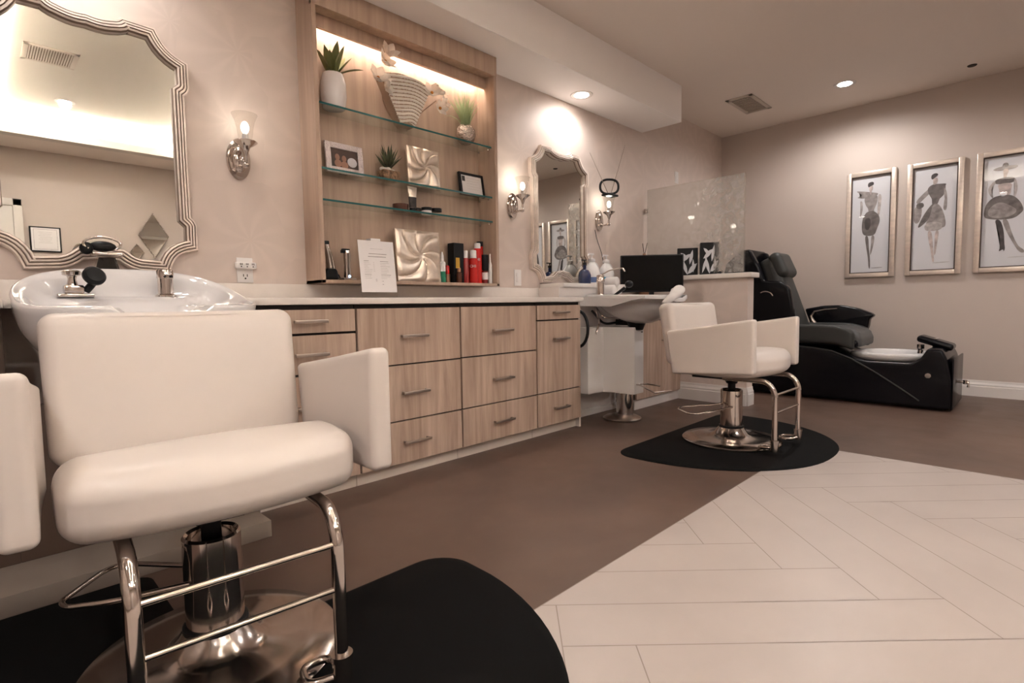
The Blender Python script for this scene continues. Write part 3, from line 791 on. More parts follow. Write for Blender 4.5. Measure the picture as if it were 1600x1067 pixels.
# reflected things on the rear wall
ct = thing('framed_certificate', 'small certificate in a thin black frame, reflected in the large mirror', 'picture', (.645, YR, 1.55))
MB().box(-.14, .14, 0, .02, 0, .29, .003).build('frame', 'blackp', ct)
MB().box(-.125, .125, .0205, .022, .015, .275).build('paper', 'white', ct, smooth=False)
ln = MB()
for k in range(7): ln.box(-.06 + .01 * (k % 2), .06 - .008 * (k % 3), .0225, .023, .225 - k * .02, .227 - k * .02)
ln.box(-.105, -.102, .0225, .023, .03, .26).box(.102, .105, .0225, .023, .03, .26).box(-.105, .105, .0225, .023, .257, .26).box(-.105, .105, .0225, .023, .03, .033)
ln.build('printing', 'ink3', ct, smooth=False)
def diamond(cx, cz, hw, hh, label):
    t = thing('diamond_mirror', label, 'mirror', (cx, YR, cz), group='beaded diamond mirrors')
    MB().prism([(0, hh), (hw, 0), (-hw, 0)], 'y', 0, .012).build('upper_glass', 'mirror', t, smooth=False)
    MB().prism([(0, -hh), (hw, -.004), (-hw, -.004)], 'y', 0, .014).build('lower_glass', 'mirror', t, smooth=False)
    bd = MB(); pts = [(0, hh), (hw, 0), (0, -hh), (-hw, 0)]
    for i in range(4):
        a, b = Vector(pts[i]), Vector(pts[(i + 1) % 4])
        n_ = int((b - a).length / .022)
        for k in range(n_):
            p = a.lerp(b, k / n_); bd.sph((p.x, .014, p.y), .009, u=8, v=6)
    bd.build('beaded_edge', 'steel', t)
diamond(1.72, 1.82, .165, .285, 'large beaded diamond mirror, reflected in the near mirror')
diamond(1.53, 1.60, .075, .10, 'small beaded diamond mirror beside the larger diamond')

# ------------------------------------------------------------------ shampoo bowls
def basin_mesh(hw, yb, yf, rim, deck_y, deck_z, bowl_c, bowl_r, z_bot, notch, notch_w, body_bot, nth=64, belly=1.0):
    """porcelain backwash basin. local x across, +y to the wall. rim(y)->z"""
    cy = (yb + yf) / 2; hd = (yb - yf) / 2
    def plan(th, k=1.0):
        c, s_ = math.cos(th), math.sin(th)
        e = .72
        x = hw * (abs(c) ** e) * (1 if c >= 0 else -1) * k
        y = cy + hd * (abs(s_) ** e) * (1 if s_ >= 0 else -1) * k
        return x, y
    def rz(x, y):
        z = rim(y)
        if y < cy:
            z -= notch * math.exp(-((x / notch_w) ** 6)) * min(1, (cy - y) / (hd * .8))
        return z
    def smooth(a, b, t):
        t = max(0, min(1, (t - a) / (b - a))); return t * t * (3 - 2 * t)
    def zin(x, y, k):
        rho = math.hypot((x - bowl_c[0]) / bowl_r[0], (y - bowl_c[1]) / bowl_r[1])
        bowl = z_bot + (deck_z - .035 - z_bot) * min(1, rho) ** 3
        deck = deck_z - .035 + .035 * smooth(deck_y - .03, deck_y + .03, y)
        z = deck if rho >= 1 else bowl * 1.0 + (deck - (deck_z - .035)) * rho ** 3
        top = rz(x / k if k > .01 else x, y)
        z = min(z, top - .006)
        wgt = smooth(.80, .97, k)
        return z + (top - .003 - z) * wgt
    mb = MB(); vs = []
    ks_in = [0, .15, .3, .45, .6, .7, .78, .84, .88, .92, .955, .975]
    rings = []
    for k in ks_in:
        rings.append([(*plan(2 * PI * i / nth, k), 0) for i in range(nth)] if k > 0 else None)
    bm = mb.bm
    def ring(fn): return [bm.verts.new(fn(2 * PI * i / nth)) for i in range(nth)]
    cen = bm.verts.new((0, cy, zin(0, cy, 0)))
    R_ = []
    for k in ks_in[1:]:
        def f(th, k=k):
            x, y = plan(th, k); return (x, y, zin(x, y, k))
        R_.append(ring(f))
    def top(th, k, dz):
        x, y = plan(th, k); xo, yo = plan(th, 1); return (x, y, rz(xo, yo) + dz)
    R_.append(ring(lambda th: top(th, .985, 0)))
    R_.append(ring(lambda th: top(th, 1.0, -.002)))
    R_.append(ring(lambda th: top(th, 1.008, -.010)))
    R_.append(ring(lambda th: top(th, 1.004, -.028)))
    # outer body tapering to the waste
    dcx, dcy = 0, bowl_c[1] + .02
    for s_ in (.12, .25, .4, .55, .7, .85, 1.0):
        def f(th, s_=s_):
            x, y = plan(th, .995); z0 = rz(*plan(th, 1)) - .03
            kk = math.cos(s_ * PI / 2 * .93) ** .62 * belly
            return (dcx + (x - dcx) * kk, dcy + (y - dcy) * kk, z0 + (body_bot - z0) * (s_ ** .95))
        R_.append(ring(f))
    for i in range(nth): bm.faces.new((cen, R_[0][i], R_[0][(i + 1) % nth]))
    for a, b in zip(R_, R_[1:]):
        for i in range(nth): bm.faces.new((a[i], b[i], b[(i + 1) % nth], a[(i + 1) % nth]))
    bm.faces.new(R_[-1])
    bmesh.ops.recalc_face_normals(bm, faces=bm.faces)
    return mb
sb = thing('shampoo_basin', 'wide white porcelain shampoo basin behind the near salon chair', 'basin', (.405, 2.2, 0))
def rim1(y):   # local y
    t = (y + .36) / .66; t = max(0, min(1, t)); return .868 + .148 * (t ** 2.0)
basin_mesh(.325, .29, -.36, rim1, .12, .905, (0, -.10), (.22, .18), .72, .075, .10, .60).build('basin', 'porc', sb, ang=60)
MB().cyl((0, -.06, .40), (0, -.06, .62), .035).cyl((0, -.06, .598), (0, -.06, .615), .05).build('waste_pipe', 'chrome', sb)
fa = MB().lathe([(.036, 0), (.036, .006), (.028, .010), (.026, .012)], (.12, .19, .905), 28).lathe([(.026, 0), (.026, .062), (.028, .064), (.028, .092), (.024, .098), (.0, .099)], (.12, .19, .912), 28)
fa.build('mixer_tap', 'chrome', sb)
MB().cyl((.113, .161, .982), (.113, .159, .982), .005, None, 10).cyl((.135, .163, .982), (.136, .161, .982), .005, None, 10).build('tap_marks', 'blackp', sb)
hs = MB().box(-.205, -.105, .13, .20, .903, .915, .004).box(-.185, -.13, .14, .19, .915, .945, .006).lathe([(.016, 0), (.012, .02), (.014, .03), (.026, .034), (.028, .045), (.020, .050), (0, .051)], (-.16, .165, .945), 24)
hs.build('spray_holder', 'chrome', sb)
sh = MB().tube(fillet([(-.125, .16, .925), (-.11, .15, .945), (-.105, .13, .96)], .01), .012, 12, rads=None)
mt = Matrix.Translation((-.105, .12, .975)) @ Matrix.Rotation(.5, 4, 'Y') @ Matrix.Rotation(1.1, 4, 'X')
sh.lathe([(0, -.014), (.028, -.013), (.034, -.004), (.034, .006), (.026, .016), (0, .020)], (0, 0, 0), 24, mtx=mt)
sh.build('spray_head', 'blackp', sb)

# soap pump style caddy standing on the worktop behind the basin
dv = thing('styling_tool_holder', 'glass styling tool holder with a chrome ring top behind the near basin', 'tool holder', (.375, 2.56, .899))
body = MB()
for (z0, r0, z1, r1) in ((0, .082, .165, .030),):
    body.lathe([(r0, z0), (r1, z1)], n=6)
body.build('glass_body', 'shade', dv, ang=20)
MB().lathe([(.066, .004), (.026, .160)], n=4, mtx=Matrix.Rotation(PI / 4 + .75, 4, 'Z')).build('dark_insert', 'blackg', dv, ang=20)
MB().box(-.048, .048, -.03, .03, .166, .178, .004).build('collar', 'chrome', dv)
TRZ = Matrix.Rotation(-.15, 4, 'Z')
rg = [TRZ @ Vector((.056 * math.cos(a) - .012, -.028, .208 + .026 * math.sin(a))) for a in [(-.75 + (PI + 1.5) * k / 28) for k in range(29)]]
MB().tube(rg, .0048, 10).build('ring', 'chrome', dv)
MB().sph((-.012, .0, .202), .032, (1.35, .7, .62)).sph((-.062, -.005, .192), .024, (.9, .8, 1)).build('black_knob', 'blackp', dv)

# far basin
fbn = thing('shampoo_basin', 'white shampoo basin beyond the drawer run, seen from its side', 'basin', (3.36, 2.08, 0))
def rim2(y): return .905 + .012 * max(0, min(1, (y + .3) / .5))
hw, yb, yf = .29, .35, -.33
basin_mesh(hw, yb, yf, rim2, .10, .895, (0, -.08), (.21, .2), .76, .02, .10, .71, belly=.80).build('basin', 'porc', fbn, ang=60)
sk = MB()   # deep side skirts that thin out toward the neck rest
for s_ in (-1, 1):
    xo = s_ * .287
    sk.prism([(.32, .90), (.32, .838), (.02, .832), (-.14, .872), (-.24, .885), (-.24, .90)], 'x', min(xo, xo - s_ * .02), max(xo, xo - s_ * .02))
sk.prism([(-.287, .90), (-.287, .838), (.287, .838), (.287, .90)], 'y', .30, .322)
sk.build('side_skirt', 'porc', fbn, smooth=False)
MB().cyl((0, .0, .66), (0, .0, .72), .045, .07, 28).build('waste_cover', 'blackp', fbn)
MB().cyl((0, .10, .0), (0, .10, .62), .062, .062, 28).build('chrome_column', 'chrome', fbn)
MB().lathe([(0, 0), (.135, 0), (.14, .012), (.12, .024), (.07, .03), (0, .03)], (-.02, .11, 0), 36).build('foot_plate', 'steel', fbn)
pp = [(.03, .37), (-.26, .37), (-.26, .24), (-.10, .22), (-.075, .16), (-.075, .0), (-.06, -.02), (.06, -.02), (.075, 0), (.075, .16), (.10, .22), (.26, .24), (.26, .37)]
MB().prism(pp, 'z', .20, .68).build('white_shroud', 'whitep', fbn, ang=50)
MB().box(.028, .05, -.0215, -.0195, .64, .648).build('shroud_badge', 'dark', fbn, smooth=False)
tap = MB().lathe([(.034, 0), (.030, .006), (.026, .02), (.026, .10), (.030, .104), (.030, .118), (.027, .122), (.027, .150), (.018, .156), (0, .157)], (-.23, .15, .90), 26)
tap.build('mixer_tap', 'chrome', fbn)
MB().tube(fillet([(-.23, .15, 1.05), (-.19, .10, 1.085), (-.13, .03, 1.10), (-.12, .02, 1.075)], .02), .005, 8).build('tap_lever', 'steel', fbn)
MB().cyl((-.20, .06, .905), (-.15, .0, .96), .008, .012).sph((-.13, -.02, .985), .028, (1.1, 1, .9)).build('spray_head', 'blackp', fbn)
MB().tube(fillet([(-.17, .26, .88), (-.17, .2, .72), (-.17, .24, .62)], .03), .008, 8).tube(fillet([(-.12, .3, .86), (-.10, .22, .75), (0, .15, .74)], .03), .007, 8).build('supply_pipes', 'chrome', fbn)
MB().tube(fillet([(-.10, .32, .80), (-.12, .2, .70), (.0, .12, .72)], .05), .009, 8).build('drain_hose', 'blackp', fbn)
MB().tube(fillet([(.0, .12, .26), (-.04, -.05, .27), (-.09, -.20, .235), (.06, -.24, .235)], .02), .006, 8).tube([(.0, .08, .26), (.03, -.06, .27), (.12, -.12, .25)], .005, 8).build('pump_lever', 'chrome', fbn)
# towel lying twisted along the front neck rest
tw = MB()
cpts = fillet([(.22, .10, .022), (.10, .02, .024), (-.03, -.035, .02), (-.12, -.045, -.015), (-.19, -.02, -.07)], .06, 5)
N_ = len(cpts)
tw.tube([tuple(p) for p in cpts], .03, 14, rads=[.020 + .012 * math.sin(PI * i / (N_ - 1)) + .003 * math.sin(i * 1.9) for i in range(N_)])
for v in tw.bm.verts: v.co.y *= 1.25
tt = tw.build('towel', 'towel', ang=80)
tt.location = (3.33, 1.765, .915)
tag(tt, 'white towel draped over the front neck rest of the far basin', 'towel')
# black hose looped on the end of the drawer run
hz = [(2.962, 2.30 + .085 * math.cos(a) * -1, .68 + .125 * math.sin(a)) for a in [2 * PI * k / 28 for k in range(28)]]
tag(MB().tube(hz, .011, 10, closed=True).build('hose_loop', 'blackp'), 'black hose looped on the end panel of the drawer run', 'hose')

# ------------------------------------------------------------------ salon chairs and mats
def make_chair(loc, rot, label):
    t = thing('salon_chair', label, 'chair', loc, rot, 'cream salon chairs')
    # base and column
    MB().lathe([(0, .012), (.278, .012), (.284, .016), (.284, .022), (.276, .029), (.20, .038), (.12, .046), (.095, .06), (.078, .085), (.066, .10), (0, .10)], n=56).build('base_plate', 'sat', t)
    MB().lathe([(.0655, .088), (.071, .091), (.071, .104), (.0655, .108)], n=32).build('column_ring', 'blackp', t)
    MB().lathe([(.063, .075), (.063, .318), (.058, .324), (.052, .318), (.052, .30), (0, .30)], n=40).build('column', 'chrome', t)
    MB().cyl((0, 0, .29), (0, 0, .41), .022, .022, 20).cyl((0, 0, .36), (0, 0, .405), .03, .055, 24).build('piston', 'blackp', t)
    MB().box(-.19, .19, -.10, .16, .405, .424, .004).box(-.05, .05, -.12, .12, .385, .405, .004).build('seat_plate', 'blackp', t)
    # seat: crowned cushion with a rolled, bowed nose
    def ws(p, u):
        x, y, z = p
        k = (u[2] + 1) / 2; k = k * k * (3 - 2 * k)          # 0 underside .. 1 top
        fr = max(0, -u[1])
        y -= .065 * (1 - u[0] ** 2) * fr
        z += .014 * (1 - u[0] ** 2) * (1 - u[1] ** 2) * k
        z -= .095 * max(0, u[1] + .3) ** .9 * .8 * k
        z += .012 * fr * k - .016 * fr ** 4 * k + .016 * fr ** 2 * (1 - k)
        z -= .026 * (1 - u[0] ** 2) * max(0, u[1] + .2) * k
        x *= (1 - .03 * fr) * (1 - .10 * max(0, u[1]))
        return (x, y, z)
    MB().rbox((0, -.005, .493), (.565, .46, .140), .046, 10, ws).build('seat', 'leather', t, ang=70)
    # back: reclined pillow panel
    def wb(p, u):
        x, y, z = p
        y += -.012 * (1 - u[0] ** 2) * (1 - u[2] ** 2) if y < 0 else .012 * (1 - u[0] ** 2)
        y += .03 * (u[0] ** 2) * -.5
        x *= 1 + .012 * u[2]
        z -= .020 * (1 - u[0] ** 2) * max(0, -u[2])
        y -= .016 * (1 - u[0] ** 2) * max(0, -u[2])
        return (x, y, z)
    rec = Matrix.Translation((0, .275, .665)) @ Matrix.Rotation(-.16, 4, 'X')
    bk = MB().rbox((0, 0, 0), (.580, .10, .37), .038, 9, wb, mtx=rec).build('backrest', 'leather', t, ang=70)
    pts = []
    hx, hz_, r = .274, .170, .035
    for cx_, cz_, a0 in ((hx - r, hz_ - r, 0), (-hx + r, hz_ - r, PI / 2), (-hx + r, -hz_ + r, PI), (hx - r, -hz_ + r, 1.5 * PI)):
        for k in range(7):
            a = a0 + PI / 2 * k / 6
            pts.append(rec @ Vector((cx_ + r * math.cos(a), -.044, cz_ + r * math.sin(a))))
    MB().tube(pts, .0040, 8, closed=True).build('piping', 'leather', bk)
    # arms: panels that rise and widen toward the front
    for s_ in (-1, 1):
        def wa(p, u, s_=s_):
            x, y, z = p
            f = (1 - u[1]) / 2          # 1 at the front
            zt = .685 + .075 * f; zb = .435 + .028 * f
            zz = zb + (z / .15 + 1) / 2 * (zt - zb)
            yy = -.02 + y
            if u[1] > 0: yy -= .02 * (1 - (u[2] + 1) / 2) * u[1] - .02 * ((u[2] + 1) / 2) * u[1]
            xx = x + s_ * (.322 + .004 * math.sin(PI * f))
            return (xx, yy, zz)
        MB().rbox((0, 0, 0), (.056, .49, .30), .017, 8, wa).build('armrest', 'leather', t, ang=70)
    # foot rest frame
    for s_ in (-1, 1):
        x = s_ * .182
        MB().tube(fillet([(x, -.03, .415), (x, -.275, .415), (x, -.318, .36), (x, -.318, .07)], .06, 8), .0145, 14).build('footrest_tube', 'chrome', t)
        MB().cyl((x, -.318, .035), (x, -.318, .095), .021, .021, 20).cyl((x, -.318, .085), (x, -.318, .098), .024, .024, 20).build('footrest_foot', 'sat', t)
        lp = fillet([(x, -.318, .058), (x + s_ * .005, -.29, .052), (x, -.235, .046), (x - s_ * .06, -.235, .046), (x - s_ * .07, -.30, .046), (x - s_ * .02, -.318, .05)], .025, 6)
        MB().tube(lp, .009, 10).build('foot_loop', 'sat', t)
    for z in (.345, .245):
        MB().cyl((-.182, -.318, z), (.182, -.318, z), .0065, .0065, 12).build('footrest_rung', 'chrome', t)
    lv = fillet([(-.055, -.03, .225), (-.20, .02, .215), (-.275, .09, .20), (-.285, .13, .20), (-.20, .245, .20), (-.16, .25, .205), (-.04, .045, .235)], .03, 5)
    MB().tube(lv, .006, 10).build('pump_lever', 'chrome', t)
    return t
ch = make_chair((.372, 1.40, 0), -.085, 'cream vinyl salon chair in the left foreground, in front of the near basin')
dup(ch, (3.215, 1.33, 0), -.02, 'cream vinyl salon chair standing on the mat farther away, before the far basin')

def make_mat(loc, label):
    pts = []
    W2, yb = .735, .385
    for cx_, s_ in ((W2 - .13, 1),):
        pass
    # straight back edge with rounded corners, then a deep arc
    right = []
    for k in range(9):
        a = PI / 2 - PI / 2 * k / 8
        right.append((W2 - .12 + .12 * math.cos(a), yb - .12 + .12 * math.sin(a)))
    for k in range(1, 21):
        a = PI / 2 * k / 20
        right.append((W2 * math.cos(a) ** .88 if k < 20 else 0, .20 - .745 * math.sin(a) ** 1.06))
    full = right + [(-x, y) for x, y in reversed(right[:-1])]
    out = []
    for p in full:
        if not out or (Vector(p) - Vector(out[-1])).length > 1e-3: out.append(p)
    t = MB()
    n_ = len(out); cx_, cy_ = 0, -.05
    prof = [(1, 0), (1, .003), (.985, .0085), (.955, .011)]
    vs = [[t.bm.verts.new((cx_ + (x - cx_) * k, cy_ + (y - cy_) * k, z)) for x, y in out] for k, z in prof]
    for a, b in zip(vs, vs[1:]):
        for i in range(n_): t.bm.faces.new((a[i], a[(i + 1) % n_], b[(i + 1) % n_], b[i]))
    f = t.bm.faces.new(vs[-1]); f2 = t.bm.faces.new(vs[0])
    bmesh.ops.recalc_face_normals(t.bm, faces=t.bm.faces)
    o = t.build('floor_mat', 'blackr', ang=50)
    o.location = loc
    return tag(o, label, 'floor mat', 'black chair mats')
mA = make_mat((.375, 1.065, 0), 'black D-shaped anti-fatigue mat under the near salon chair')
mB = mA.copy(); C.objects.link(mB); mB.location = (3.25, 1.33, .0); mB.location.z = .0005
mB['label'] = 'black D-shaped anti-fatigue mat under the farther salon chair'

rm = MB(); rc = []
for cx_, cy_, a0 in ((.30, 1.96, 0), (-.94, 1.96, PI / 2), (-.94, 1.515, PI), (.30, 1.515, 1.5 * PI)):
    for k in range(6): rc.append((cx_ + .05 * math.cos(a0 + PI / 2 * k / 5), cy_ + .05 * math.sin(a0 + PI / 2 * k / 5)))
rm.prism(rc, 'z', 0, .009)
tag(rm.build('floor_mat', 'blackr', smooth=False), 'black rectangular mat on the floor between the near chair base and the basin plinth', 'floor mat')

# ------------------------------------------------------------------ glass partition panel
gp = thing('glass_partition', 'etched glass screen standing on the half wall cap', 'glass screen', (0, 0, 0))
MB().box(4.445, 4.455, 1.755, 2.64, 1.095, 1.885).build('etched_pane', 'etched', gp, smooth=False)
MB().box(4.444, 4.456, 1.748, 1.7545, 1.095, 1.885).box(4.444, 4.456, 1.748, 2.64, 1.8855, 1.889).build('polished_edge', 'shade', gp, smooth=False)
for y in (1.95, 2.25, 2.55): MB().box(4.435, 4.465, y - .02, y + .02, 1.085, 1.115, .003).build('glass_clamp', 'chrome', gp)
for z in (1.25, 1.70): MB().box(4.435, 4.465, 2.6405, YA, z - .02, z + .02, .003).build('wall_clamp', 'chrome', gp)

# ------------------------------------------------------------------ pedicure chair
pc = thing('pedicure_chair', 'black massage pedicure chair with a white foot tub by the far wall', 'pedicure chair', (0, 0, 0))
xa, xb = 5.08, 5.74
base = [(2.25, .02), (2.28, .45), (2.2, .50), (1.9, .52), (1.52, .46), (1.30, .44), (1.14, .38), (1.02, .355), (.72, .355), (.66, .40), (.62, .475), (.535, .47), (.50, .40), (.475, .25), (.47, .02)]
def shell(pts, x0, x1, bev, name, m, par, lab=None):
    b = bmesh.new()
    lo = [b.verts.new((x0, y, z)) for y, z in pts]; hi = [b.verts.new((x1, y, z)) for y, z in pts]
    b.faces.new(lo); b.faces.new(list(reversed(hi)))
    for i in range(len(pts)):
        j = (i + 1) % len(pts); b.faces.new((lo[i], hi[i], hi[j], lo[j]))
    bmesh.ops.recalc_face_normals(b, faces=b.faces)
    if bev: bmesh.ops.bevel(b, geom=list(b.edges), offset=bev, segments=4, affect='EDGES', profile=.5)
    bmesh.ops.triangulate(b, faces=[f for f in b.faces if len(f.verts) > 4])
    mb = MB(); mb._merge(b); return mb.build(name, m, par, ang=40, label=lab)
shell(base, xa, xb, .02, 'base_shell', 'blackg', pc)
# sweeping trim line on both flanks
for xs in (xa - .003, xb + .003):
    MB().tube([(xs, y, z) for y, z in ((1.55, .455), (1.40, .445), (1.26, .425), (1.12, .37), (.95, .27), (.80, .17), (.66, .07))], .006, 8).build('flank_trim', 'greyv', pc)
# tub
MB().lathe([(.0, .30), (.17, .30), (.225, .36), (.262, .405), (.27, .415), (.282, .418), (.292, .412), (.296, .395), (.285, .370), (.26, .352)], (5.41, .90, 0), 48, sx=.98, sy=.98).build('foot_tub', 'porc', pc, ang=60)
MB().lathe([(.022, 0), (.018, .03), (.026, .04), (.026, .075), (.012, .082), (0, .083)], (5.52, .72, .40), 20).build('tub_tap', 'chrome', pc)
# remote console pod at the front
cp = Matrix.Translation((5.36, .60, .505)) @ Matrix.Rotation(.32, 4, 'X')
MB().rbox((0, 0, 0), (.20, .24, .055), .026, 6, mtx=cp).box(5.31, 5.41, .55, .62, .44, .50, .01).build('control_pod', 'blackg', pc)
ck = MB()
for k in range(3): ck.sph((5.29 + .05 * k, .60, .536), .009, (1, 1, .5), 10, 6)
ck.build('pod_buttons', 'chrome', pc)
MB().cyl((xa - .001, .61, .27), (xa - .022, .61, .27), .024, .020, 7).build('drain_knob', 'chrome', pc)
MB().tube([(5.41, .475, .20), (5.41, .40, .20), (5.41, .40, .16)], .010, 10).cyl((5.41, .42, .185), (5.41, .42, .215), .014, .014, 10).build('drain_valve', 'chrome', pc)
MB().box(5.10, 5.72, .462, .474, .02, .40, .004).build('front_panel', 'blackg', pc)
# seat
def wsq(p, u):
    x, y, z = p
    if u[1] < -.35: z -= .055 * ((-u[1] - .35) / .65) ** 2
    return (x, y, z + (.015 * (u[0] ** 2) if z > 0 else 0))
MB().rbox((5.41, 1.40, .555), (.50, .66, .12), .045, 8, wsq).build('seat_cushion', 'greyv2', pc, ang=70)
MB().rbox((5.41, 1.45, .485), (.54, .72, .06), .025, 6).build('seat_tray', 'blackg', pc, ang=70)
for xx in (5.135, 5.685): MB().rbox((xx, 1.42, .56), (.085, .62, .16), .035, 6, wsq).build('side_bolster', 'greyv', pc, ang=70)
# back
rb = Matrix.Translation((5.41, 1.745, .87)) @ Matrix.Rotation(-.34, 4, 'X')
MB().rbox((0, 0, 0), (.36, .16, .80), .06, 9, lambda p, u: (p[0] * (1 - .10 * max(0, u[2])), p[1] - .02 * (1 - u[0] ** 2) * (1 if p[1] < 0 else 0), p[2]), mtx=rb).build('back_cushion', 'greyv', pc, ang=70)
rp = Matrix.Translation((5.41, 1.77, 1.18)) @ Matrix.Rotation(-.42, 4, 'X')
MB().rbox((0, 0, 0), (.33, .12, .25), .055, 8, mtx=rp).build('head_pillow', 'greyv', pc, ang=70)
side = [(2.26, .30), (2.27, .95), (2.20, 1.20), (2.06, 1.325), (1.93, 1.33), (1.86, 1.20), (1.80, 1.04), (1.66, 1.03), (1.58, .97), (1.55, .80), (1.52, .50), (1.52, .30)]
side = [(y + (.05 if y < 2 else 0), z) for y, z in side]
shell(side, 5.15, 5.23, .022, 'back_wing', 'blackg', pc)
shell([(y + (.10 if y < 1.9 else 0), z) for y, z in side], 5.57, 5.64, .022, 'back_wing', 'blackg', pc)
shell([(2.27, .30), (2.30, .95), (2.22, 1.22), (2.08, 1.34), (1.99, 1.34), (2.05, 1.15), (2.0, .8), (1.85, .45), (1.85, .30)], 5.20, 5.60, .02, 'back_shell', 'blackg', pc)
MB().tube([(5.146, 1.83 - .07 * math.cos(a), .88 + .06 * math.sin(a)) for a in [PI * .1 + PI * .6 * k / 8 for k in range(9)]], .006, 8).build('speaker_trim', 'chrome', pc)
# armrests
arm = [(1.66, .77), (1.50, .80), (1.36, .805), (1.22, .775), (1.10, .725), (1.085, .70), (1.12, .685), (1.13, .60), (1.16, .545), (1.50, .56), (1.60, .60)]
for x0, x1 in ((5.70, 5.80),):
    ar = shell(arm, x0, x1, .02, 'armrest', 'blackg', pc)
    MB().tube([(x0 - .004, y, z) for y, z in ((1.52, .585), (1.585, .66), (1.60, .70), (1.57, .745), (1.48, .765), (1.38, .772))], .008, 8, rads=[.016, .016, .013, .008, .005, .004]).build('armrest_inlay', 'steel', ar)

# ------------------------------------------------------------------ television, antenna, ledge things
tvt = thing('television', 'black flat television facing the room on the short worktop', 'television', (4.045, 2.36, .898), -PI / 4 - .12)
TR = -PI / 4 - .12
MB().box(-.258, .258, -.018, .018, .045, .355, .005).build('housing', 'blackp', tvt)
MB().box(-.247, .247, -.0195, -.0185, .060, .345).build('screen', 'tv', tvt, smooth=False)
MB().box(-.02, .02, -.005, .012, .008, .05).box(-.12, .12, -.06, .06, 0, .010, .004).build('stand', 'blackp', tvt)
MB().box(.20, .235, -.0198, -.0188, .0495, .053).build('brand_plate', 'steel', tvt, smooth=False)

an = thing('indoor_antenna', 'black loop television antenna with two raised rods above the right sconce', 'antenna', (3.70, 2.545, 1.735))
lp = []
for k in range(32):
    a = 2 * PI * k / 32
    x = .075 * (abs(math.cos(a)) ** .8) * (1 if math.cos(a) >= 0 else -1); z = .062 + .058 * (abs(math.sin(a)) ** .8) * (1 if math.sin(a) >= 0 else -1)
    lp.append((x * .75, -x * .66, z))
MB().tube(lp, .0095, 10, closed=True).build('loop', 'blackp', an)
MB().box(-.055, .075, -.04, .04, -.0145, .002, .005).build('antenna_base', 'blackp', an)
for dx, dz, ddx in ((-.015, .33, -.15), (.02, .40, .12)):
    MB().cyl((dx, -.0, .004), (dx + ddx * .75, -ddx * .66, dz), .003, .0015, 8).build('rod', 'chrome', an)
tag(MB().tube(fillet([(3.66, 2.66, 1.46), (3.68, 2.655, 1.38), (3.75, 2.655, 1.27), (3.78, 2.655, 1.15), (3.86, 2.62, 1.05)], .05), .003, 8).build('antenna_cord', 'blackp'), 'thin dark cord hanging on the wall from the right sconce to the television', 'cord')

def pump_jug(x, y, z, label, liquid, zl, s=1.0):
    t = thing('pump_jug', label, 'bottle', (x, y, z), group='milky pump jugs on the ledge')
    t.scale = (1.15, 1.15, 1.08)
    MB().lathe([(0, 0), (.060, 0), (.064, .006), (.064, .085), (.055, .115), (.026, .155), (.020, .160), (.020, .172), (0, .172)], n=4 if False else 24, sx=1, sy=.8).build('jug', 'jug', t, ang=50)
    MB().lathe([(.0655, .012), (.0655, zl)], n=24, sx=1, sy=.8).build('liquid_band', liquid, t, label='coloured liquid showing in the lower jug')
    MB().tube(fillet([(.055, 0, .09), (.075, 0, .12), (.05, 0, .15), (.024, 0, .158)], .02), .008, 8).build('jug_handle', 'jug', t)
    MB().lathe([(.024, .165), (.024, .182), (.012, .188), (.006, .19), (.006, .215), (0, .215)], n=18).box(-.035, .018, -.008, .008, .214, .224, .003).cyl((-.034, 0, .218), (-.040, 0, .205), .004, .004, 8).build('pump', 'white', t)
    return t
LZ = 1.0055
pump_jug(3.465, 2.55, LZ, 'milky pump jug with blue striped band, beside the blue bottle', 'bluel', .05)
pump_jug(3.66, 2.55, LZ, 'milky pump jug with aqua liquid, nearest the television', 'aqua', .055)
bb = thing('blue_bottle', 'dark blue round-shouldered glass bottle on the ledge between the jugs', 'bottle', (3.285, 2.485, LZ))
MB().lathe([(0, 0), (.045, 0), (.048, .004), (.048, .065), (.043, .085), (.030, .102), (.013, .110), (.012, .140), (0, .140)], n=28).build('bottle', 'blueg', bb)
MB().lathe([(.015, .1405), (.015, .156), (.005, .158), (.005, .172), (0, .172)], n=14).box(-.035, .02, -.006, .006, .172, .180, .002).build('pump', 'blackp', bb)
# rolled towels on the back deck of the far basin
for k, (x, z) in enumerate(((3.415, .957), (3.492, .957), (3.453, 1.018))):
    r = .036
    o = MB().lathe([(0, -.055), (r * .7, -.055), (r, -.045), (r, .045), (r * .7, .055), (0, .055)], n=20, mtx=Matrix.Rotation(PI / 2, 4, 'X')).build('rolled_towel', 'towel', ang=60)
    o.location = (x, 2.355, z)
    tag(o, ['rolled white towel at the left foot of the little towel stack', 'rolled white towel at the right foot of the little towel stack', 'rolled white towel lying on top of the little towel stack'][k], 'towel', 'rolled white towels by the far tap')

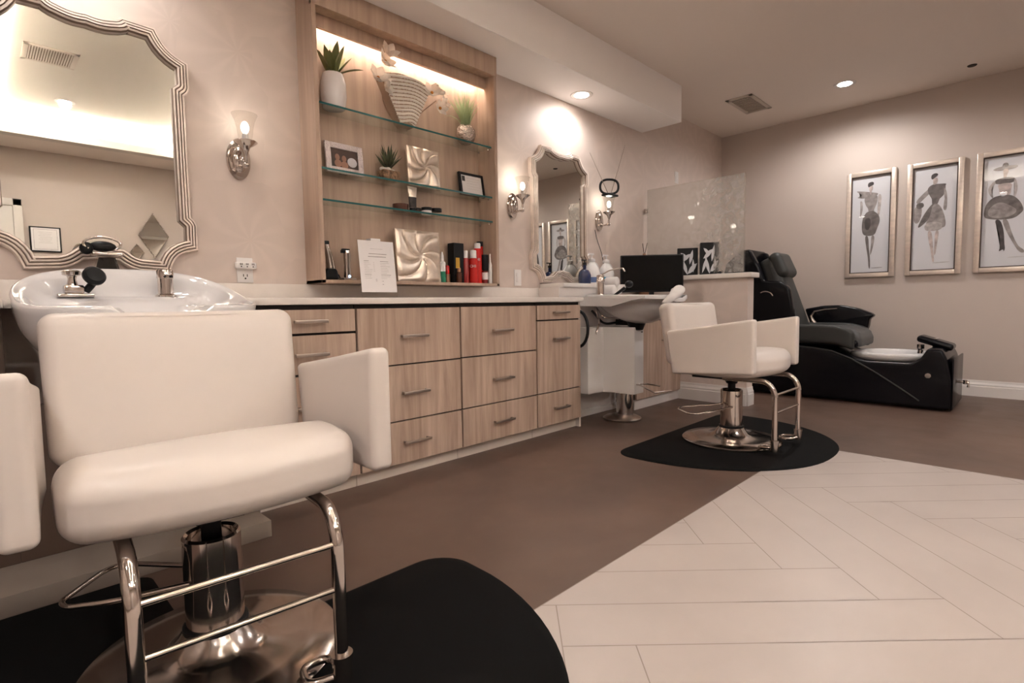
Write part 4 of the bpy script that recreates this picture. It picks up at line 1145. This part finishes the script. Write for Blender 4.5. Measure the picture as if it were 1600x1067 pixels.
# leaf-print boxes on the half wall
def leaf_box(loc, rot, w_, h_, label):
    t = thing('leaf_print_box', label, 'decor box', loc, rot, 'black and white leaf print blocks')
    MB().box(-w_ / 2, w_ / 2, -.045, .045, 0, h_, .002).build('box', 'blackp', t, smooth=False)
    lf = MB()
    for (ux, uz, ang, L, wd) in ((-.40, .05, 1.1, .55, .07), (-.35, .5, .5, .6, .08), (.0, .05, .7, .6, .10), (.0, .02, 2.0, .6, .08), (.10, .40, 1.3, .55, .08), (.0, .62, 2.6, .4, .06), (.28, .10, 1.6, .5, .06)):
        pts = []
        for k in range(9): pts.append((L * k / 8, wd * math.sin(PI * k / 8)))
        for k in range(7, 0, -1): pts.append((L * k / 8, -wd * math.sin(PI * k / 8)))
        q = []
        for a, b in pts:
            x = (ux + a * math.cos(ang) - b * math.sin(ang)) * w_ ; z = (uz + a * math.sin(ang) + b * math.cos(ang)) * h_
            q.append((max(-w_ / 2, min(w_ / 2, x)), -.0456 - .0002 * len(lf.bm.verts) / 16, max(.0, min(h_, z))))
        lf.poly(q)
    lf.build('leaf_print', 'paperart', t, smooth=False)
leaf_box((4.44, 2.24, 1.0855), -PI / 3, .17, .235, 'black block with pale leaf print on the half wall, nearer the television')
leaf_box((4.47, 2.055, 1.0855), -PI / 3, .15, .27, 'taller black block with pale leaf print on the half wall, nearer the free end')
for k, yy in enumerate((2.0, 1.93)):
    o = MB().lathe([(0, 0), (.014, 0), (.016, .01), (.010, .022), (0, .022)], n=14).build('trinket', 'blackp'); o.location = (4.40, yy, 1.0855)
    tag(o, ['small dark trinket on the half wall cap nearer the leaf blocks', 'small dark trinket on the half wall cap farther from the leaf blocks'][k], 'trinket', 'dark trinkets on the half wall')
dif = thing('reed_diffuser', 'small diffuser with two reeds behind the television top', 'diffuser', (4.33, 2.60, .898))
MB().lathe([(0, 0), (.045, 0), (.05, .02), (.05, .30), (.02, .34), (.014, .36), (.014, .40), (0, .40)], n=20).build('bottle', 'copper', dif)
MB().cyl((0, 0, .38), (.05, .0, .50), .003, .003, 6).cyl((0, 0, .38), (-.03, 0, .49), .003, .003, 6).build('reeds', 'pbrown', dif)

# ------------------------------------------------------------------ things in the display cabinet
S1, S2, S3, S0 = 1.8555, 1.5435, 1.3905, .9925
YS = 2.595
def blade(mb, base, yaw, lean, L, wd, curl=.3, n=7, fold=.25):
    """one tapering leaf"""
    d = Vector((math.cos(yaw), math.sin(yaw), 0)); s_ = Vector((-d.y, d.x, 0)); base = Vector(base)
    rows = []
    for k in range(n):
        t = k / (n - 1); a = lean + curl * t
        if k == 0: p = base.copy()
        else: p = p + (d * math.sin(a) + Vector((0, 0, 1)) * math.cos(a)) * L / (n - 1)
        w_ = wd * (math.sin(PI * min(1, .18 + .82 * t)) ** .7 if t < .98 else .03)
        nn = Vector((0, 0, 1)) * math.sin(a) * -1 + d * math.cos(a) * 1
        rows.append([mb.bm.verts.new(p - s_ * w_ / 2 - nn * fold * w_ * -.5), mb.bm.verts.new(p), mb.bm.verts.new(p + s_ * w_ / 2 + nn * fold * w_ * .5)])
    for a, b in zip(rows, rows[1:]):
        for i in range(2): mb.bm.faces.new((a[i], a[i + 1], b[i + 1], b[i]))
pt = thing('potted_agave', 'green broad-leaved plant in a white pot, left end of the top shelf', 'plant', (1.352, YS, S1))
MB().lathe([(0, 0), (.048, 0), (.056, .006), (.064, .06), (.062, .125), (.052, .168), (.050, .172), (.044, .168), (.044, .15), (0, .15)], n=28).build('pot', 'pot', pt)
lf = MB()
for k, (yaw, lean, L) in enumerate(((0, .75, .20), (.5, .5, .19), (-.9, .2, .17), (1.6, .25, .16), (2.6, .5, .19), (3.1, .85, .18), (3.6, .45, .19), (-1.5, .1, .175), (-.4, .55, .15), (-2.3, .35, .16), (1.1, .35, .15))):
    blade(lf, (0, 0, .155), yaw, lean * (.85 if math.cos(yaw) > -.5 else .42), L * (1.0 if math.cos(yaw) > -.5 else .80), .050, .4 if k else .8)
lf.build('leaves', 'leafg', pt)
fv = thing('fan_vase', 'fan-shaped ribbed vase with dark back on the top glass shelf', 'vase', (1.775, YS, S1))
fvb = MB(); NA, NR = 40, 46
def fan(u, v, y, amp=0):
    a = math.radians(22 - 44 * u) + .0; r = .10 + .255 * v
    # wavy ribs across
    return (-(r) * math.sin(a) * -1 * -1 + .0, y, -.085 + r * math.cos(a) + .010 * math.sin(PI * u))
def fan_front(u, v):
    x, y, z = fan(u, v, 0)
    rr = math.sin((v * 13 + .5 * math.sin(u * 5)) * 2 * PI)
    return (x * 1.25, -.030 + .004 * rr, z)
fr_ = MB(); fr_.grid(fan_front, 34, 120)
fo = fr_.build('ribbed_front', 'fan', fv, ang=60)
fo.data.materials.append(M['fand'])
for p in fo.data.polygons:
    if fan_front(0, 0) and (p.center.y > -.0275): p.material_index = 1
bkp = [(x * 1.25, z) for x, y, z in [fan(0, v / 10, 0) for v in range(11)]] + [(x * 1.25, z) for x, y, z in [fan(u / 14, 1, 0) for u in range(1, 15)]] + [(x * 1.25, z) for x, y, z in [fan(1, 1 - v / 10, 0) for v in range(1, 11)]]
MB().prism(bkp, 'y', -.0255, .03).build('vase_body', 'fand', fv, ang=30)
def flower(parent, c, r, yaw, tilt):
    fl = MB(); base = Matrix.Translation(c) @ Matrix.Rotation(yaw, 4, 'Z') @ Matrix.Rotation(tilt, 4, 'X')
    for k in range(6):
        a = 2 * PI * k / 6; b2 = MB(); blade(b2, (0, 0, 0), a, .75, r * 1.15, r * .80, .35, 7, .15)
        bmesh.ops.transform(b2.bm, matrix=base, verts=b2.bm.verts); fl._merge(b2.bm)
    f = fl.build('petals', 'petal', parent, ang=60)
    MB().sph(base @ Vector((0, 0, .01)), .009, (1, 1, 1), 8, 6).build('stamen', 'stamen', f)
fw = thing('silk_flower_spray', 'spray of cream artificial flowers tucked around the fan vase', 'flowers', (1.79, 2.60, S1))
for c, r, yw, ti in (((-.175, -.065, .29), .062, .3, 1.1), ((-.155, -.075, .335), .06, 1.2, .5), ((-.21, -.05, .20), .068, 0, 1.0), ((-.17, -.06, .165), .06, .8, 1.4), ((.145, -.05, .215), .062, -.4, 1.0), ((.195, -.045, .235), .055, .5, .8), ((.205, -.04, .15), .05, 0, 1.5), ((.24, -.035, .19), .045, .9, 1.0)):
    flower(fw, c, r, yw, ti)
MB().tube(fillet([(-.03, .042, .005), (-.12, .045, .12), (-.17, -.02, .28)], .05), .003, 6).tube(fillet([(.03, .042, .005), (.12, .045, .12), (.20, -.02, .20)], .05), .003, 6).build('stems', 'fand', fw)
gb = thing('potted_grass', 'spiky pale green grass in a hammered silver ball pot, right end of top shelf', 'plant', (2.225, YS, S1))
MB().lathe([(0, 0), (.030, 0), (.052, .02), (.062, .052), (.058, .085), (.042, .108), (.034, .112), (.030, .108), (0, .10)], n=36).build('ball_pot', 'hammer', gb)
gr = MB()
for k in range(130):
    a = random.uniform(0, 2 * PI); le = random.uniform(.02, .55)
    blade(gr, (random.uniform(-.02, .02), random.uniform(-.015, .015), .10), a, le * .45 if (math.sin(a) > .2 or math.cos(a) > .4) else le, random.uniform(.14, .22), .0055, random.uniform(.1, .6), 5, 0)
blade(gr, (-.02, 0, .10), PI, .5, .17, .007, 1.6, 8, 0)
gr.build('grass_blades', 'grassg', gb)

# photo frame
pf = thing('photo_frame', 'silver lattice photo frame with a brown snapshot, middle shelf left', 'photo frame', (1.405, 2.60, S2))
tl_ = Matrix.Rotation(-.10, 4, 'X')
fm = MB()
for a in ((-.105, -.075, 0, .155), (.075, .105, 0, .155), (-.075, .075, 0, .03), (-.075, .075, .125, .155)): fm.box(a[0], a[1], -.008, .008, a[2], a[3], .002, mtx=tl_)
fm.build('lattice_border', 'lattice', pf)
MB().box(-.075, .075, -.003, .003, .03, .125, mtx=tl_).build('snapshot', 'photo', pf, smooth=False)
hd = MB()
for x, z, r in ((-.04, .082, .013), (-.038, .05, .02), (-.003, .078, .013), (-.002, .045, .02)): hd.sph((x, -.0032, z), r, (1, .05, 1.3 if r < .015 else 1), 12, 8, mtx=tl_)
hd.build('portrait_faces', 'tan', pf)
MB().sph((.042, -.0034, .065), .028, (1, .04, .9), 14, 8, mtx=tl_).build('garment_glare', 'paperart', pf)  # pale oval, part garment, part glare painted over the snapshot
MB().box(-.02, .02, .009, .03, .0, .10, .002).build('easel_back', 'blackp', pf)
# succulent
su = thing('potted_succulent', 'spiky dark succulent in a clear glass cube of pebbles, middle shelf', 'plant', (1.66, YS, S2))
MB().box(-.058, .058, -.04, .04, .001, .095).build('glass_cube', 'clear', su, smooth=False)
MB().box(-.054, .054, -.036, .036, .004, .055, .006).build('pebbles', 'pebble', su)
st = MB()
for k in range(7): st.sph((-.042 + .014 * k, random.uniform(-.02, .02), .06), .014, (1.2, 1, .8), 10, 6)
st.build('pale_stones', 'furr', su)
ag = MB()
for k in range(26):
    a = 2 * PI * k * .382; le = .12 + 1.0 * (k / 26)
    blade(ag, (0, 0, .065), a, le * (.6 if math.sin(a) > .1 else 1), .09 + .05 * (1 - k / 26), .016, .1, 5, .5)
ag.build('spiky_leaves', 'leafr', su)
# silver pinwheel panels
def pinwheel(loc, wd, ht, label, lean=-.07):
    t = thing('pinwheel_panel', label, 'decor panel', loc, 0, 'silver leaf pinwheel panels')
    mb = MB(); N = 60; m_ = Matrix.Rotation(lean, 4, 'X')
    def f(u, v):
        x = (u - .5) * wd; z = v * ht; dx, dz = x - .05 * wd, z - ht * .52
        r = math.hypot(dx, dz); a = math.atan2(dz, dx)
        s_ = (a * 8 / (2 * PI) + r * 4.0 / wd * .45) % 1.0
        h = (s_ ** .8) * (1 - s_) ** .35 * .028 * min(1, r / (.12 * wd)) 
        edge = min(u, 1 - u, v, 1 - v); h *= min(1, edge * 12 + .25)
        return m_ @ Vector((x, -.006 - h, z))
    mb.grid(f, N, N)
    mb.box(-wd / 2, wd / 2, -.006, .006, 0, ht, mtx=m_)
    mb.build('panel', 'leafmetal', t, ang=50)
    return t
pinwheel((1.90, 2.595, S2), .225, .225, 'silver leaf pinwheel panel on the middle glass shelf')
pinwheel((1.845, 2.585, S0), .305, .30, 'larger silver leaf pinwheel panel on the cabinet floor')
# black framed card
bf = thing('framed_card', 'small black frame holding a printed card, middle shelf right', 'photo frame', (2.278, 2.60, S2), .0)
mm = Matrix.Rotation(-.16, 4, 'X')
fm = MB()
for a in ((-.10, -.085, 0, .145), (.085, .10, 0, .145), (-.085, .085, 0, .015), (-.085, .085, .13, .145)): fm.box(a[0], a[1], -.009, .009, a[2], a[3], .001, mtx=mm)
fm.build('frame', 'blackp', bf)
MB().box(-.085, .085, -.003, .002, .015, .13, mtx=mm).build('card', 'white', bf, smooth=False)
ln = MB()
for k in range(5): ln.box(-.04, .07 - .01 * (k % 3), -.0036, -.0032, .112 - k * .017, .1125 - k * .017, mtx=mm)
ln.build('printing', 'ink3', bf, smooth=False)
MB().box(-.076, -.052, -.0036, -.0032, .09, .123, mtx=mm).build('portrait_stamp', 'ink1', bf, smooth=False)
# jars and tube on the lowest shelf
def jar(x, y, r, h, body, lid, label):
    t = thing('cosmetic_jar', label, 'jar', (x, y, S3), group='cosmetic jars on the lowest glass shelf')
    MB().lathe([(0, 0), (r, 0), (r, h * .55), (0, h * .55)], n=24).build('jar', body, t)
    MB().lathe([(0, h * .56), (r * 1.04, h * .56), (r * 1.04, h), (0, h)], n=24).build('lid', lid, t)
jar(1.735, 2.60, .043, .038, 'amber', 'amber', 'wide amber jar left of the upright tube')
jar(1.855, 2.62, .028, .032, 'amber', 'blackp', 'small amber jar just right of the upright tube')
jar(1.915, 2.60, .030, .040, 'white', 'blackp', 'white jar with a black lid')
jar(1.985, 2.60, .032, .042, 'clear', 'blackp', 'clear jar with a black lid, rightmost of the jars')
tu = thing('cosmetic_tube', 'silver patterned squeeze tube standing on its black cap', 'tube', (1.80, 2.575, S3))
MB().lathe([(0, 0), (.018, 0), (.018, .022), (0, .022)], n=20).build('cap', 'blackp', tu)
MB().grid(lambda u, v: ((.020 + .012 * v) * math.cos(2 * PI * u), (.020 * (1 - v) + .001) * math.sin(2 * PI * u), .022 + .118 * v), 24, 8, closed_u=True).build('tube', 'leafmetal', tu)
MB().grid(lambda u, v: ((.0205 + .012 * v * .5) * math.cos(2 * PI * u), (.0205 * (1 - v * .5) + .001) * math.sin(2 * PI * u), .0225 + .06 * v), 24, 4, closed_u=True).build('dark_label', 'ink1', tu)
# clippers
cl = thing('hair_clipper', 'chrome and black hair clipper standing in its charger, left corner', 'clipper', (1.29, 2.585, S0))
MB().rbox((0, 0, .03), (.07, .06, .06), .014, 5, lambda p, u: (p[0] * (1 - .2 * u[2]), p[1], p[2])).build('charger', 'blackp', cl)
MB().grid(lambda u, v: ((.024 - .010 * v) * math.cos(2 * PI * u) - .022 * v ** 1.6 + .008, (.020 - .008 * v) * math.sin(2 * PI * u), .05 + .13 * v), 20, 12, closed_u=True).build('housing', 'chrome', cl)
MB().box(-.028, -.002, -.012, .012, .180, .198, .003).build('cutting_head', 'blackp', cl)
tr = thing('hair_trimmer', 'slim chrome trimmer upright in a small lit stand', 'trimmer', (1.385, 2.58, S0))
MB().box(-.036, .036, -.03, .03, 0, .014, .004).build('stand', 'steel', tr)
MB().lathe([(.020, .012), (.018, .05), (.015, .08), (.018, .11), (.019, .14), (.016, .155), (0, .156)], n=20).build('housing', 'chrome', tr)
MB().box(-.026, .012, -.01, .01, .156, .164, .001).box(-.030, -.018, -.012, .012, .142, .158, .002).build('cutting_head', 'blackp', tr)
MB().sph((0, -.021, .022), .006).build('charging_light', 'bluespark', tr)
tag(MB().tube(fillet([(1.325, 2.60, 1.01), (1.35, 2.61, 1.03), (1.37, 2.63, 1.0), (1.45, 2.63, 1.0)], .02), .003, 6).build('charger_cord', 'blackp'), 'thin black cord between the clipper charger and trimmer stand', 'cord')
# bottles
def bottle(x, y, prof, m, label, extra=(), z=None, nm='bottle'):
    t = thing('hair_product_bottle', label, 'bottle', (x, y, S0 if z is None else z), group='hair products on the cabinet floor')
    MB().lathe(prof, n=24).build('bottle', m, t)
    for (n_, pr, mm_) in extra: MB().lathe(pr, n=24).build(n_, mm_, t)
    return t
t = bottle(2.010, 2.585, [(0, 0), (.019, 0), (.019, .068), (0, .068)], 'green', 'slim bottle, green below and white above, beside the silver panel', (('label_band', [(.0192, .0682), (.0192, .12), (.012, .128), (0, .128)], 'white'), ('nozzle', [(.010, .128), (.009, .16), (.004, .185), (0, .186)], 'white')))
bottle(2.058, 2.60, [(0, 0), (.018, 0), (.018, .055), (0, .055)], 'copper', 'short bottle with copper base and red top', (('red_top', [(.014, .0552), (.014, .10), (.008, .108), (0, .108)], 'red'),))
t = thing('hair_product_box', 'tall black product box with a gold patch, beside the red bottles', 'box', (2.128, 2.60, S0), 0)
MB().box(-.040, .040, -.03, .03, 0, .245, .002).build('box', 'blackp', t, smooth=False)
MB().box(-.026, .004, -.0312, -.0304, .09, .155).build('gold_patch', 'gold', t, smooth=False)
bottle(2.108, 2.548, [(0, 0), (.016, 0), (.016, .06), (.010, .066), (0, .066)], 'amber', 'small dark jar-like bottle in front of the tall black box', (('cap', [(.011, .0662), (.011, .09), (0, .09)], 'copper'),))
def chi(x, y, r, h, capm, hcap, label, word=None, m='red'):
    t = bottle(x, y, [(0, 0), (r, 0), (r, h), (r * .8, h + .006), (0, h + .006)], m, label, (('cap', [(r * .72, h + .0062), (r * .72, h + hcap), (r * .6, h + hcap + .004), (0, h + hcap + .004)], capm),))
    if word:
        for k, chx in enumerate(word):
            a = (k - (len(word) - 1) / 2) * .55 - .75      # wraps the camera-facing side
            px_, py_ = r * math.sin(a), -r * math.cos(a)
            text_mesh(chx, .030 if r > .03 else .024, 'white', t, Matrix.Translation((px_ * 1.012, py_ * 1.012, h * .70)) @ Matrix.Rotation(a, 4, 'Z') @ FACE)
    return t
chi(2.185, 2.575, .021, .150, 'white', .048, 'slim dark red bottle with a pale cap, leftmost of the red group', None, 'redd')
chi(2.232, 2.555, .027, .150, 'white', .052, 'red bottle with white cap and white lettering, front of the red group', 'CHI')
chi(2.285, 2.575, .027, .215, 'white', .036, 'tallest red bottle with white cap and lettering', 'CHI')
bottle(2.342, 2.615, [(0, 0), (.020, 0), (.020, .24), (0, .24)], 'red', 'tall red bottle with a black cap in the cabinet corner', (('cap', [(.021, .2402), (.021, .272), (0, .272)], 'blackp'),))
bottle(2.328, 2.555, [(0, 0), (.020, 0), (.020, .085), (0, .085)], 'clear', 'clear bottle with a tall black cap and white label', (('serum', [(.0, .002), (.017, .002), (.017, .075), (0, .075)], 'redd'), ('cap', [(.024, .0852), (.024, .182), (0, .182)], 'blackp'), ('label_band', [(.0203, .025), (.0203, .07)], 'white')))
bottle(2.365, 2.545, [(0, 0), (.012, 0), (.012, .12), (.006, .14), (.004, .19), (0, .19)], 'jug', 'thin pale spray bottle, rightmost in the display cabinet')
# white box behind the sign
tag(MB().box(1.515, 1.575, 2.56, 2.61, S0, 1.22, .003).build('white_product_box', 'white'), 'white carton peeking over the acrylic sign', 'box')
# sign
sg = thing('acrylic_sign', 'white printed price list in a clear acrylic stand on the worktop', 'sign', (1.428, 2.34, .8985))
ml = Matrix.Rotation(-.11, 4, 'X')
MB().box(-.101, .101, -.002, .0015, .0, .285, .0005, 1, mtx=ml).box(-.101, .101, .0, .09, .0, .003).build('acrylic_stand', 'clear', sg, smooth=False)
MB().box(-.099, .099, -.0035, -.0022, .028, .283, mtx=ml).build('paper', 'white', sg, smooth=False)
heading, left_col, right_col = MB(), MB(), MB(); random.seed(3)
def hl(x0, x1, z, th=.0012): (heading if z > .19 else left_col if x0 < -.005 else right_col).box(x0, x1, -.0040, -.0036, z - th / 2, z + th / 2, mtx=ml)
hl(-.035, .035, .243, .0008); hl(-.045, .055, .218, .0028); hl(-.05, .05, .204, .0028)
for k in range(11):
    hl(-.075, -.075 + random.uniform(.02, .045), .182 - k * .0085, .0009 if k not in (0, 8) else .002); 
    hl(.015, .015 + random.uniform(.03, .06), .182 - k * .0085, .0009 if k not in (0, 8) else .002)
    if k < 6: hl(-.025, -.018, .175 - k * .0085, .0009)
for x, z in ((-.018, .092), (-.018, .084), (.018, .083), (.018, .067)): hl(x, x + .008, z, .0022)
heading.build('printed_heading', 'ink3', sg, smooth=False)
left_col.build('printed_column', 'ink3', sg, smooth=False)
right_col.build('printed_column', 'ink3', sg, smooth=False)
